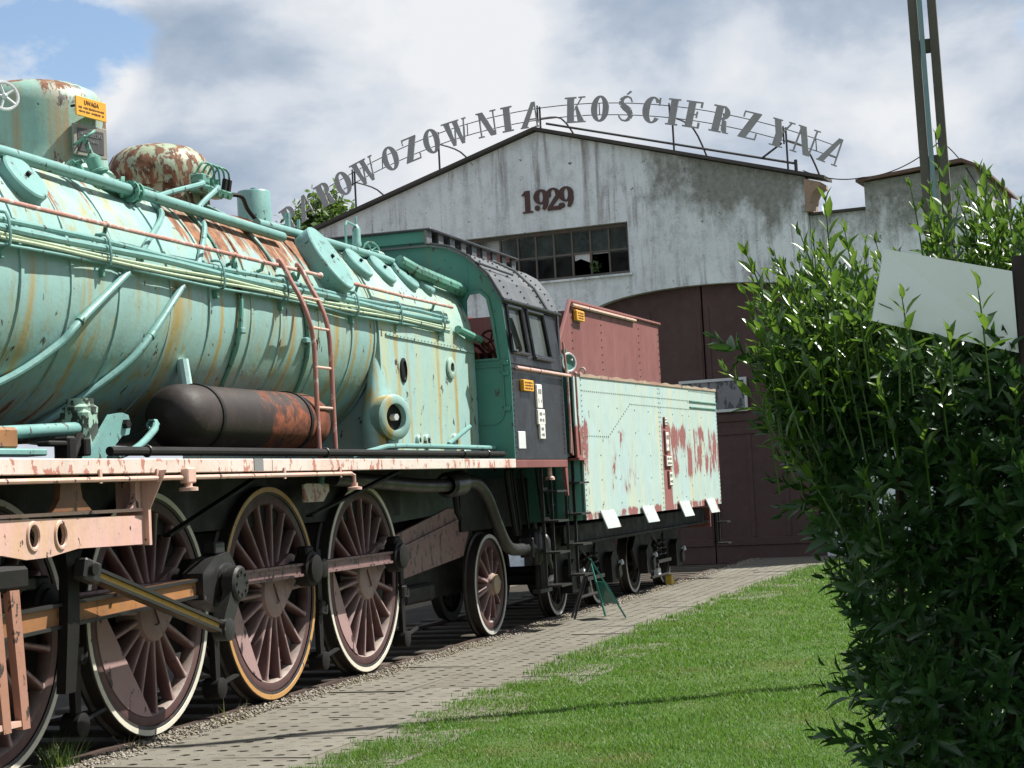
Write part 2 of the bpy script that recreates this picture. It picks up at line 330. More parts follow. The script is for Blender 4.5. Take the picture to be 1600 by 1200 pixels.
M['yellow'] = paint('chock_yellow', (.60, .42, .04), (.45, .30, .04), rust=.3, rscale=9, rough=.5)
M['wood'] = paint('sleeper_wood', (.045, .035, .026), (.075, .06, .045), rough=.85, dirt=.5, bump=.6)
M['railsteel'] = paint('rail_rust', (.04, .026, .02), (.06, .035, .025), rough=.6)
M['letter'] = paint('letter_grey', (.33, .335, .35), (.29, .295, .31), streak=.25, scol=(.20, .20, .20), chips=.2, rough=.5, dirt=.25)
M['iron'] = paint('sign_iron', (.022, .024, .030), (.035, .034, .036), rough=.5)
M['digit'] = paint('digit_brown', (.075, .028, .022), (.06, .025, .02), rough=.5)
M['doorred'] = paint('door_brown', (.055, .024, .022), (.070, .033, .030), streak=.5, scol=(.05, .026, .024), rough=.6, dirt=.3, dirtcol=(.10, .07, .06), kind='obj')
M['frameiron'] = paint('window_bar', (.085, .075, .065), (.12, .10, .085), rust=.4, rscale=8, rough=.6)
M['roofdark'] = paint('roof_felt', (.05, .047, .045), (.08, .07, .065), rough=.8, dirt=.4)
M['rooftile'] = paint('roof_brick_red', (.15, .085, .065), (.11, .07, .055), rough=.75)
M['brick'] = paint('cornice_brick', (.36, .25, .18), (.28, .20, .15), rough=.75, dirt=.5)
M['concrete'] = paint('pole_concrete', (.085, .078, .066), (.13, .12, .10), chips=.5, chipcol=(.2, .19, .17), rough=.85, dirt=.4, bump=.6)
M['conduit'] = paint('pole_conduit', (.15, .26, .28), (.18, .29, .31), rough=.45)
M['board'] = paint('board_white', (.82, .87, .90), (.80, .85, .88), dirt=.05, rough=.3, bump=.03)
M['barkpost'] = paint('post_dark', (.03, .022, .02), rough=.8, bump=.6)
M['wire'] = paint('wire_black', (.02, .02, .022), rough=.5)
M['bark'] = paint('bark', (.09, .07, .05), (.12, .09, .065), rough=.9)
def plaster(name, grime):
    t = NT(name); v = t.pos('obj'); x = t.sep(v)
    c = t.mix(t.mr(t.noise(v, .7, 7, .62), .35, .66), (.79, .85, .89), (.68, .73, .765))
    c = t.mix(t.math('MULTIPLY', t.mr(t.noise(v, 2.6, 9, .75, sc=(1, 1, .8)), .48, .68), .55), c, (.36, .38, .39))
    # brown rain stains: a few narrow runs, masked by a broad noise so that they do not repeat
    st = t.noise(v, 1, 6, .66, sc=(4.2, 4.2, .30), loc=(2, 0, 1), dist=.4); msk = t.mr(t.noise(v, .55, 3, .5, loc=(8, 3, 2)), .40, .56)
    f = t.math('MULTIPLY', t.mr(st, .53, .68), msk); c = t.mix(t.math('MULTIPLY', f, .75), c, (.17, .13, .13))
    dr = t.math('MULTIPLY', t.mr(t.noise(v, 22, 6, .75), .45, .62), t.mr(st, .47, .60)); c = t.mix(t.math('MULTIPLY', dr, .4), c, (.20, .17, .165))
    # growth along the upper right rake
    g = t.noise(v, 1.6, 10, .78, sc=(1, 1, .6), loc=(4, 2, 8))
    w = t.math('MULTIPLY', t.mr(x[0], -3.6, -.2, smooth=True), t.mr(x[2], 5.9, 8.2, smooth=True))
    lev = t.math('ADD', t.math('ADD', g, -.80+grime), t.math('MULTIPLY', w, .40))
    gf = t.mr(lev, -.12, .10); c = t.mix(t.math('MULTIPLY', gf, .86), c, t.mix(t.mr(t.noise(v, 9, 7, .72), .35, .65), (.10, .11, .085), (.26, .26, .235)))
    # flaked spots
    sp = t.noise(v, 4.2, 9, .72, loc=(1, 5, 2)); sf = t.mr(sp, .635, .645); c = t.mix(sf, c, (.15, .135, .12))
    t.l(c, t.p.inputs['Base Color']); t.p.inputs['Roughness'].default_value = .9; t.p.inputs['Specular IOR Level'].default_value = .2
    t.bump(t.math('SUBTRACT', t.math('ADD', t.noise(v, 18, 6, .7), t.math('MULTIPLY', t.noise(v, 2, 3), .8)), sf), .6, .015); return t.m
M['plaster'] = plaster('plaster_stained', .06)
M['plaster2'] = plaster('plaster_grey', .16)
def glass(name, tint, rough=.06, alpha=.25):
    t = NT(name); v = t.pos(); tr = t.n('ShaderNodeBsdfTransparent'); tr.inputs[0].default_value = (.75, .8, .78, 1)
    mx = t.n('ShaderNodeMixShader'); t.l(t.mr(t.noise(v, 2.2, 6, .6), .3, .75, alpha, min(1, alpha+.5)), mx.inputs[0])
    t.p.inputs['Base Color'].default_value = (*tint, 1); t.p.inputs['Roughness'].default_value = rough
    t.l(tr.outputs[0], mx.inputs[1]); t.l(t.p.outputs[0], mx.inputs[2]); t.l(mx.outputs[0], t.out.inputs[0]); return t.m
M['pane'] = glass('dusty_pane', (.008, .009, .008), .5, .1)
M['cabpane'] = glass('cab_pane', (.10, .11, .105), .1, .5)
def leafmat(name, cols, trans, rough=.35, spec=.5, tcol=(.30, .48, .06), wt=.28, patch=None):
    t = NT(name); g = t.n('ShaderNodeNewGeometry'); r = t.n('ShaderNodeValToRGB'); e = r.color_ramp.elements
    while len(e) < len(cols): e.new(.5)
    for i, (k, c) in enumerate(zip(e, cols)): k.position = i/(len(cols)-1); k.color = (*c, 1)
    oi = t.n('ShaderNodeObjectInfo'); f = t.math('FRACT', t.math('ADD', g.outputs['Random Per Island'], oi.outputs['Random']))
    t.l(f, r.inputs[0]); co = r.outputs[0]
    if patch:
        v = t.pos(); co = t.mix(t.mr(t.noise(v, 1.1, 5, .6), .40, .62, 0, .8), co, patch[0]); co = t.mix(t.mr(t.noise(v, .8, 6, .62, loc=(3, 7, 0)), .57, .66, 0, .75), co, patch[1])
    t.l(co, t.p.inputs['Base Color'])
    t.p.inputs['Roughness'].default_value = rough; t.p.inputs['Specular IOR Level'].default_value = spec
    b = t.n('ShaderNodeBsdfTranslucent'); t.l(t.mix(.5, co, tcol), b.inputs[0])
    mx = t.n('ShaderNodeMixShader'); mx.inputs[0].default_value = wt; t.l(t.p.outputs[0], mx.inputs[1]); t.l(b.outputs[0], mx.inputs[2]); t.l(mx.outputs[0], t.out.inputs[0]); return t.m
M['leaf'] = leafmat('hedge_leaf', [(.016, .052, .014), (.024, .070, .018), (.036, .095, .024), (.022, .066, .02)], .3, rough=.36, spec=.5, tcol=(.10, .2, .03), wt=.2)
M['leafmid'] = leafmat('hedge_leaf_upper', [(.020, .058, .012), (.030, .080, .016), (.042, .10, .02), (.026, .07, .015)], .3, rough=.3, spec=.6, tcol=(.20, .36, .04), wt=.3)
M['leafy'] = leafmat('young_leaf', [(.032, .085, .013), (.05, .12, .017), (.075, .155, .022), (.038, .10, .015)], .35, rough=.32, wt=.30)
M['treeleaf'] = leafmat('tree_leaf', [(.035, .075, .02), (.05, .10, .025), (.065, .12, .03)], .3, rough=.5)
M['grass'] = leafmat('grass_blade', [(.032, .118, .010), (.044, .14, .012), (.065, .17, .016), (.095, .175, .026), (.15, .155, .05)], .3, rough=.5, spec=.3, tcol=(.20, .42, .04), wt=.35, patch=((.085, .145, .018), (.17, .135, .055)))
M['weed'] = leafmat('weed_blade', [(.05, .12, .02), (.07, .14, .03), (.16, .16, .07)], .3, rough=.5)
M['dry'] = leafmat('dry_stalk', [(.28, .22, .11), (.34, .28, .15), (.20, .16, .08)], .2, rough=.7)
def stone(name, cols):
    t = NT(name); g = t.n('ShaderNodeNewGeometry'); r = t.n('ShaderNodeValToRGB'); e = r.color_ramp.elements
    while len(e) < len(cols): e.new(.5)
    for i, (k, c) in enumerate(zip(e, cols)): k.position = i/(len(cols)-1); k.color = (*c, 1)
    t.l(g.outputs['Random Per Island'], r.inputs[0]); t.l(r.outputs[0], t.p.inputs['Base Color']); t.p.inputs['Roughness'].default_value = .85; return t.m
M['gravel'] = stone('gravel', [(.11, .095, .072), (.18, .16, .125), (.26, .235, .195), (.15, .115, .08), (.32, .29, .25), (.12, .11, .095)])
def ground(name, a, b, c2, sc=1.2, bump=.5, kind='pos', oi=False):
    t = NT(name); v = t.pos(kind)
    c = t.mix(t.mr(t.noise(v, sc, 8, .65), .36, .64), a, b)
    c = t.mix(t.math('MULTIPLY', t.mr(t.noise(v, sc*7, 8, .72, loc=(4, 2, 0)), .48, .72), .75), c, c2)
    if oi:
        q = t.n('ShaderNodeObjectInfo'); c = t.mix(t.mr(q.outputs['Random'], 0, 1, 0, .35), c, c2)
    t.l(c, t.p.inputs['Base Color']); t.p.inputs['Roughness'].default_value = .92; t.p.inputs['Specular IOR Level'].default_value = .2
    t.bump(t.noise(v, 45, 6, .7), bump, .01); return t.m
M['earth'] = ground('earth', (.10, .085, .06), (.15, .125, .09), (.07, .055, .04))
M['ballast'] = ground('ballast_dark', (.03, .025, .02), (.05, .042, .034), (.02, .017, .014))
M['lawn'] = ground('lawn_soil', (.04, .085, .015), (.06, .10, .02), (.085, .078, .035), .8)
M['gravelbed'] = ground('gravel_bed', (.17, .145, .11), (.23, .20, .155), (.12, .10, .075), 2)
M['slab'] = ground('concrete_slab', (.15, .14, .118), (.19, .178, .15), (.095, .083, .062), 1.4, .6, oi=True)
M['pit'] = ground('joint_earth', (.05, .043, .03), (.085, .075, .05), (.035, .05, .016), 3)

# ================================================================== SETTING
def sheet(name, x0, x1, y0, y1, z, mat, par=None, **k):
    return MB().add([(x0, y0, z), (x1, y0, z), (x1, y1, z), (x0, y1, z)], [(0, 1, 2, 3)]).build(name, mat, par, 0, **k)
sheet('ground', -900, 900, -900, 900, -.20, M['earth'], kind='structure')
def gx(y): return 1.72+.0055*max(0, 22-y)**1.62*.85+.0016*max(0, y-22)**2+.05*math.sin(y*1.7)+.035*math.sin(y*4.1+1)
# lawn as one sheet with a wavering edge
b = MB(); ys = np.concatenate([np.arange(-6, 8, 2), np.arange(8, 34, .25), np.arange(34, 39, 1)])
for i, y in enumerate(ys): b.v += [(gx(y) if y > 5 else gx(5), y, -.03), (gx(max(y, 5))+.18, y, -.008), (40, y, -.008)]
b.f = [(3*i+k, 3*i+k+1, 3*i+k+4, 3*i+k+3) for i in range(len(ys)-1) for k in (0, 1)]
lawn = b.build('lawn', M['lawn'], None, 40, kind='structure')
# path of perforated concrete slabs
path = sheet('path', .20, 2.9, 4, 38, -.026, M['pit'], kind='structure'); ROOTS[path.name] = path
def slab_mesh(rs_, dx=.745, dy=.99, nx=4, ny=5):
    b = MB(); cx, cy = dx/nx, dy/ny; H = .05
    for i in range(nx):
        for j in range(ny):
            x0, y0 = -dx/2+i*cx, -dy/2+j*cy; mx, my = x0+cx/2, y0+cy/2
            outer = [(x0+cx, my), (x0+cx, y0+cy), (mx, y0+cy), (x0, y0+cy), (x0, my), (x0, y0), (mx, y0), (x0+cx, y0)]
            a, c = rs_.uniform(.034, .048), rs_.uniform(.028, .042); H2 = -rs_.choice((.0015, .002, .004, .008, H, H))
            inner = [(mx+a*math.cos(q*math.pi/4), my+c*math.sin(q*math.pi/4)) for q in range(8)]
            o = len(b.v); b.v += [(*p, 0) for p in outer]+[(*p, 0) for p in inner]+[(*p, H2) for p in inner]
            if H2 > -H: b.f.append(tuple(o+16+q for q in range(8)))
            for q in range(8): r = (q+1) % 8; b.f += [(o+q, o+r, o+8+r, o+8+q), (o+8+q, o+8+r, o+16+r, o+16+q)]
    for (x0, y0, x1, y1) in ((-dx/2, -dy/2, dx/2, -dy/2), (dx/2, -dy/2, dx/2, dy/2), (dx/2, dy/2, -dx/2, dy/2), (-dx/2, dy/2, -dx/2, -dy/2)):
        o = len(b.v); b.v += [(x0, y0, 0), (x1, y1, 0), (x1, y1, -H), (x0, y0, -H)]; b.f.append((o, o+1, o+2, o+3))
    return b.mesh('slab', 0)
sms = [slab_mesh(random.Random(k)) for k in range(8)]; random.seed(3)
for r_ in range(30):
    for c_ in range(4):
        y = 8.2+r_*1.0+(.33 if c_ % 2 else 0); x = .24+.375+c_*.752
        if x-.37 > gx(y)+.1: continue
        obj('slab', random.choice(sms), M['slab'], path, (x+random.uniform(-.006, .006), y, -.008+random.uniform(-.006, .004)), (random.uniform(-.008, .008), random.uniform(-.008, .008), random.uniform(-.006, .006)))
# track: bed, sleepers, rails
track = sheet('trackbed', -3.6, .45, 3, 60, -.12, M['ballast'], kind='structure'); ROOTS[track.name] = track
sheet('gravel_strip', .0, .24, 4, 38, -.030, M['gravelbed'], kind='structure')
sheet('yard', -60, -3.6, 3, 60, -.13, M['earth'], kind='structure')
slp = MB().box((0, 0, 0), (2.5, .25, .16), b=.012).mesh('sleeper')
for k in range(46): obj('sleeper', slp, M['wood'], track, (-.82+random.uniform(-.03, .03), 6.2+k*.66, -.115), (0, 0, random.uniform(-.02, .02)))
prof = [(-.035, -.0), (.035, -.0), (.036, -.03), (.012, -.045), (.012, -.11), (.06, -.125), (.06, -.14), (-.06, -.14), (-.06, -.125), (-.012, -.11), (-.012, -.045), (-.036, -.03)]
for xr in (-.065, -1.575): MB().prism([(p[0]+xr, p[1]) for p in prof], 3, 37.3, 'y').build('rail', M['railsteel'], track, 0)
# gravel stones
def stones(n, xs, ys, zs, smin, smax):
    c = np.stack([xs, ys, zs], 1); o = np.array([[1, 0, 0], [-1, 0, 0], [0, 1, 0], [0, -1, 0], [0, 0, 1], [0, 0, -1]], float)
    sz = RNG.uniform(smin, smax, (n, 1, 1)); V = o[None]*RNG.uniform(.55, 1.15, (n, 6, 1))*sz+RNG.normal(0, .18, (n, 6, 3))*sz
    a = RNG.uniform(0, 6.28, n); ca, sa = np.cos(a)[:, None], np.sin(a)[:, None]; V = np.stack([V[..., 0]*ca-V[..., 1]*sa, V[..., 0]*sa+V[..., 1]*ca, V[..., 2]*.7], -1)+c[:, None]
    T = np.array([[0, 2, 4], [2, 1, 4], [1, 3, 4], [3, 0, 4], [2, 0, 5], [1, 2, 5], [3, 1, 5], [0, 3, 5]]); F = (T[None]+6*np.arange(n)[:, None, None]).reshape(-1, 3)
    return V.reshape(-1, 3), F
n = 15000; yy = 8.5+(RNG.random(n)**1.6)*29; xx = RNG.uniform(-.03, .25, n)+np.abs(RNG.normal(0, .05, n))*(RNG.random(n) < .4)+.05*np.sin(yy*1.3)
V, F = stones(n, xx, yy, RNG.uniform(-.028, -.004, n), .008, .021)
obj('gravel', np_mesh('gravel', V, F), M['gravel'], None, label='pale crushed gravel strewn beside the rail', category='gravel', kind='stuff')
n = 9000; yy = 8.5+RNG.random(n)*29; xx = RNG.uniform(-1.9, -.0, n)
V, F = stones(n, xx, yy, RNG.uniform(-.12, -.10, n), .012, .03)
obj('ballast', np_mesh('ballast', V, F), M['ballast'], None, label='dark dirty ballast between the rails', category='ballast', kind='stuff')
# grass blades
def blades(P, h, w, lean, name):
    n = len(P); a = RNG.uniform(0, 6.283, n); d = np.stack([np.cos(a), np.sin(a), 0*a], 1); s = np.stack([-np.sin(a), np.cos(a), 0*a], 1)*w[:, None]
    tip = P+d*(h*lean)[:, None]; tip[:, 2] += h; mid = P+d*(h*lean*.3)[:, None]; mid[:, 2] += h*.55
    V = np.stack([P-s, P+s, mid+s*.8, mid-s*.8, tip], 1).reshape(-1, 3); k = 5*np.arange(n)[:, None]
    F = np.concatenate([k+np.array([[0, 1, 2]]), k+np.array([[0, 2, 3]]), k+np.array([[3, 2, 4]])], 1).reshape(-1, 3); return np_mesh(name, V, F)
P = []
for (y0, y1, dens) in ((8.4, 11.5, 5600), (11.5, 15, 3800), (15, 20, 2100), (20, 27, 1200), (27, 36, 700)):
    xa, xb = 1.55, 6.0; n = int((y1-y0)*(xb-xa)*dens); y = RNG.uniform(y0, y1, n); x = RNG.uniform(xa, xb, n)
    e = np.array([gx(q) for q in y]); jag = .07*np.sin(y*9)+.05*np.sin(y*23+2); keep = (x > e+jag+RNG.normal(0, .07, n)) & (x < 6.78-.118*(y-4)+1.0*0+.9)
    P.append(np.stack([x[keep], y[keep], np.full(keep.sum(), -.012)], 1))
P = np.concatenate(P); clump = .5+.5*np.sin(P[:, 0]*3.1+1.7*np.sin(P[:, 1]*2.3))*np.sin(P[:, 1]*2.9+1.3*np.sin(P[:, 0]*4.1))
far = np.clip((P[:, 1]-9)/20, 0, 1); ed = np.clip(1-(P[:, 0]-np.array([gx(q) for q in P[:, 1]]))/.35, 0, 1)
h = RNG.uniform(.012, .036, len(P))*(.55+.95*clump)*(1+.8*ed)*(1+.3*far); w = RNG.uniform(.0015, .003, len(P))*(1+1.6*far)
obj('grass', blades(P, h, w, RNG.uniform(.1, 1.1, len(P)), 'grass'), M['grass'], None, label='short mown green grass beside the path', category='grass', kind='stuff')
# dry weeds along the gravel
n = 2600; y = 9+RNG.random(n)*22; cl = (np.sin(y*2.1)+np.sin(y*5.3+1)+RNG.normal(0, .6, n)) > .5; x = RNG.normal(.22, .10, n)
P = np.stack([x, y, np.full(n, -.03)], 1)[cl]
obj('weeds', blades(P, RNG.uniform(.02, .075, len(P)), RNG.uniform(.0012, .0024, len(P)), RNG.uniform(.3, 1.6, len(P)), 'weeds'), M['dry'], None, label='dry wisps of weed along the gravel edge', category='weeds', kind='stuff')
def tuft(name, x, y, n, hh, mat, label):
    P = np.stack([RNG.normal(x, .05, n), RNG.normal(y, .06, n), np.full(n, -.1)], 1)
    obj(name, blades(P, RNG.uniform(.5, 1, n)*hh, RNG.uniform(.002, .004, n), RNG.uniform(.1, .9, n), name), mat, None, label=label, category='plant')
tuft('grass_tuft', .02, 10.72, 130, .34, M['weed'], 'tuft of long green grass by the rail between the two nearest wheels')
tuft('weed_stalk', .12, 11.45, 9, .26, M['dry'], 'thin dry weed stalk in front of the second driving wheel')
tuft('weed_stalk', .10, 13.15, 10, .30, M['dry'], 'thin dry weed stalk between the second and the rust-rimmed wheel')

# ================================================================== ENGINE SHED
AF = R(-6.0); SH = root('engine_shed', (.2, 37.3, 0), 'stained white gabled engine shed with the year 1929 above a barred window', 'building', rot=(0, 0, AF))
ROOTS_SAVE = dict(ROOTS)
def sp(b, name, mat, par=None, smooth=30, **k):      # part in the shed's own frame
    o = b.build(name, mat, None, smooth, **k); o.parent = par or SH; return o
UC, ZP, ZE, UL, UR = -4.56, 9.62, 7.90, -10.56, 1.44
top = lambda u: ZP-(ZP-ZE)*abs(u-UC)/(UR-UC)
def arch(u): q = (u+1.0)/2.45; return 5.44+.42*math.sqrt(max(0, 1-q*q*.98)) if abs(q) <= 1 else None
def wall_front():
    us = sorted(set([UL, UC, UR, -6.58, -2.53, -3.45, 1.45]+[round(-3.45+.1225*i, 4) for i in range(41)])); b = MB(); TH = .38
    def spans(u, mid):
        s = [(-.2, top(u))]; o = []
        if -3.45 <= mid <= 1.45: o.append((-.2, arch(min(max(u, -3.4499), 1.4499))))
        if -6.58 <= mid <= -2.53: o.append((6.26, 7.39))
        o.sort(); cur = -.2; r = []
        for (a, c) in o: r.append((cur, a)); cur = c
        r.append((cur, top(u))); return [q for q in r]
    for ua, ub in zip(us[:-1], us[1:]):
        md = (ua+ub)/2; A, B_ = spans(ua, md), spans(ub, md)
        for (a0, a1), (b0, b1) in zip(A, B_):
            if a1-a0 < .01 and b1-b0 < .01: continue
            b.add([(ua, 0, a0), (ub, 0, b0), (ub, 0, b1), (ua, 0, a1)], [(0, 1, 2, 3)])
        if -3.45 <= md <= 1.45:
            b.add([(ua, 0, A[0][1] if False else arch(max(ua, -3.4499))), (ub, 0, arch(min(ub, 1.4499))), (ub, TH, arch(min(ub, 1.4499))), (ua, TH, arch(max(ua, -3.4499)))], [(0, 1, 2, 3)])
    z0 = arch(-3.4499)
    b.add([(-3.45, 0, -.2), (-3.45, TH, -.2), (-3.45, TH, z0), (-3.45, 0, z0)], [(0, 1, 2, 3)])
    b.add([(1.45, 0, -.2), (1.45, TH, -.2), (1.45, TH, z0), (1.45, 0, z0)], [(0, 1, 2, 3)])
    w = [(-6.58, 6.26), (-2.53, 6.26), (-2.53, 7.39), (-6.58, 7.39)]
    for (p, q) in zip(w, w[1:]+w[:1]): b.add([(p[0], 0, p[1]), (q[0], 0, q[1]), (q[0], TH, q[1]), (p[0], TH, p[1])], [(0, 1, 2, 3)])
    return b
sp(wall_front(), 'front_wall', M['plaster'], smooth=0)
b = MB(); b.add([(UR, 0, -.2), (UR, .42, -.2), (UR, .42, ZE), (UR, 0, ZE)], [(0, 1, 2, 3)]); b.add([(UR, .42, -.2), (-4, 28, -.2), (-4, 28, 6.6), (UR, .42, 6.9)], [(0, 1, 2, 3)]); sp(b, 'side_wall', M['plaster'], smooth=0)
b = MB(); b.add([(UL, 0, -.2), (UL, 28, -.2), (UL, 28, 6.6), (UL, 0, 6.9), (-4, 28, -.2), (-4, 28, 6.6), (UR, .42, 6.9), (UL, .42, 6.9), (UC, .42, 8.6), (UC-2, 28, 8.2)], [(0, 1, 2, 3), (1, 4, 5, 9, 2), (7, 8, 9, 2), (8, 6, 5, 9)]); sp(b, 'hall_body', M['roofdark'], smooth=0)
b = MB(); b.add([(UL, .40, 6.8), (UR, .40, 6.8), (UR, .40, ZE), (UC, .40, ZP), (UL, .40, ZE)], [(0, 1, 2, 3, 4)]); sp(b, 'parapet_back', M['plaster2'], smooth=0)
b = MB()
for s_ in (-1, 1):
    e = UR+.46 if s_ > 0 else UL-.46; ze = top(UR)-(ZP-ZE)*.46/(UR-UC)
    b.add([(UC, -.16, ZP+.02), (e, -.16, ze+.02), (e, .50, ze+.02), (UC, .50, ZP+.02), (UC, -.16, ZP+.09), (e, -.16, ze+.09), (e, .50, ze+.09), (UC, .50, ZP+.09)],
          [(0, 1, 2, 3), (4, 5, 6, 7), (0, 1, 5, 4), (1, 2, 6, 5), (2, 3, 7, 6)])
sp(b, 'roof', M['roofdark'])
# cornice block at the right eave
b = MB(); cv = [(UR+.004, 7.16), (UR+.10, 7.16), (UR+.10, 7.33), (UR+.13, 7.38), (UR+.14, 7.46), (UR+.19, 7.56), (UR+.28, 7.63), (UR+.34, 7.66), (UR+.34, 7.745), (UR+.004, 7.85)]
b.prism(cv, -.10, .6, 'y'); sp(b, 'cornice', M['brick'])
sp(MB().box((UR-.05, -.04, 7.23), (.10, .075, .14), b=.01), 'cornice_block', M['plaster2'])
# window: frame, bars, panes
wf = MB()
for (c, d) in (((-4.555, .17, 6.30), (4.05, .07, .07)), ((-4.555, .17, 7.35), (4.05, .07, .07)), ((-6.545, .17, 6.825), (.07, .07, .98)), ((-2.565, .17, 6.825), (.07, .07, .98))): wf.box(c, d)
win = sp(wf, 'window', M['frameiron'])
cw = (4.05-.14)/9
for i in range(1, 9): sp(MB().box((-6.51+cw*i, .165, 6.825), (.04, .05, .978)), 'glazing_bar', M['frameiron'], win)
sp(MB().box((-4.555, .168, 6.82), (3.905, .042, .04)), 'glazing_bar', M['frameiron'], win)
pm = MB().box((0, 0, 0), (cw-.045, .006, .465)).mesh('pane', 0)
for i in range(9):
    for j in range(2):
        if (i, j) in ((6, 0), (1, 1), (7, 0)): continue
        o = obj('pane', pm, M['pane'], None, (-6.51+cw*(i+.5), .175, 6.57+.49*j), (random.uniform(-.03, .03), 0, 0)); o.parent = win
sp(MB().add([(-6.51+cw*6+.04, .178, 6.80), (-6.51+cw*7-.04, .178, 6.80), (-6.51+cw*7-.04, .178, 6.60), (-6.51+cw*6+.18, .178, 6.70), (-6.51+cw*6+.04, .178, 6.66)], [(0, 1, 2, 3, 4)]), 'broken_pane', M['chalk'], win, 0)
V = []; F = []
for i in range(40):
    c = np.array([-6.51+cw*7.3+random.gauss(0, .07), .05+random.uniform(-.03, .03), 6.40+abs(random.gauss(0, .09))]); d = RNG.normal(0, .035, (3, 3)); o = len(V); V += list(c+d); F.append((o, o+1, o+2))
sp(MB().add([tuple(v) for v in V], F), 'window_weed', M['treeleaf'], win, 0, label='small green weed growing on the window ledge')
sp(MB().box((-4.555, -.03, 6.235), (4.2, .10, .045)), 'sill', M['plaster2'])
# door leaves with battens and notice board
door = sp(MB().prism([(-3.44, -.1)]+[(-3.44+.1*i, arch(min(-3.44+.1*i, 1.44))-.004) for i in range(25)]+[(-1.03, -.1)], .22, .30, 'y'), 'door_leaf', M['doorred'], smooth=0)
door2 = sp(MB().prism([(-1.0, -.1)]+[(-1.0+.098*i, arch(-1.0+.098*i)-.004) for i in range(26)]+[(1.45, -.1)], .22, .30, 'y'), 'door_leaf', M['doorred'], smooth=0)
for (dl, u0, u1) in ((door, -3.42, -1.05), (door2, -.98, 1.43)):
    for z in (.35, 2.70, 2.98): sp(MB().box(((u0+u1)/2, .205, z), (u1-u0, .028, .16), b=.006), 'door_rail', M['doorred'], dl)
    for k in range(4): sp(MB().box((u0+.06+(u1-u0-.12)*k/3, .211, 1.53), (.10, .016, 2.18), b=.004), 'door_stile', M['doorred'], dl)
    for k in range(3): sp(MB().box((u0+.06+(u1-u0-.12)*k/2, .211, 4.22), (.09, .016, 2.3), b=.004), 'door_stile', M['doorred'], dl)
nb = sp(MB().box((-.86, .17, 3.47), (1.42, .03, .62)), 'notice_board', paint('notice_grey', (.16, .16, .18), (.22, .22, .24), chips=1.0, chipscale=6, chipcol=(.06, .06, .07), kind='obj'))
for (c, d) in (((-.86, .145, 3.80), (1.50, .03, .06)), ((-.86, .145, 3.14), (1.50, .03, .06)), ((-1.58, .145, 3.47), (.06, .028, .60)), ((-.14, .145, 3.47), (.06, .028, .60))): sp(MB().box(c, d), 'board_frame', M['chalk'], nb)
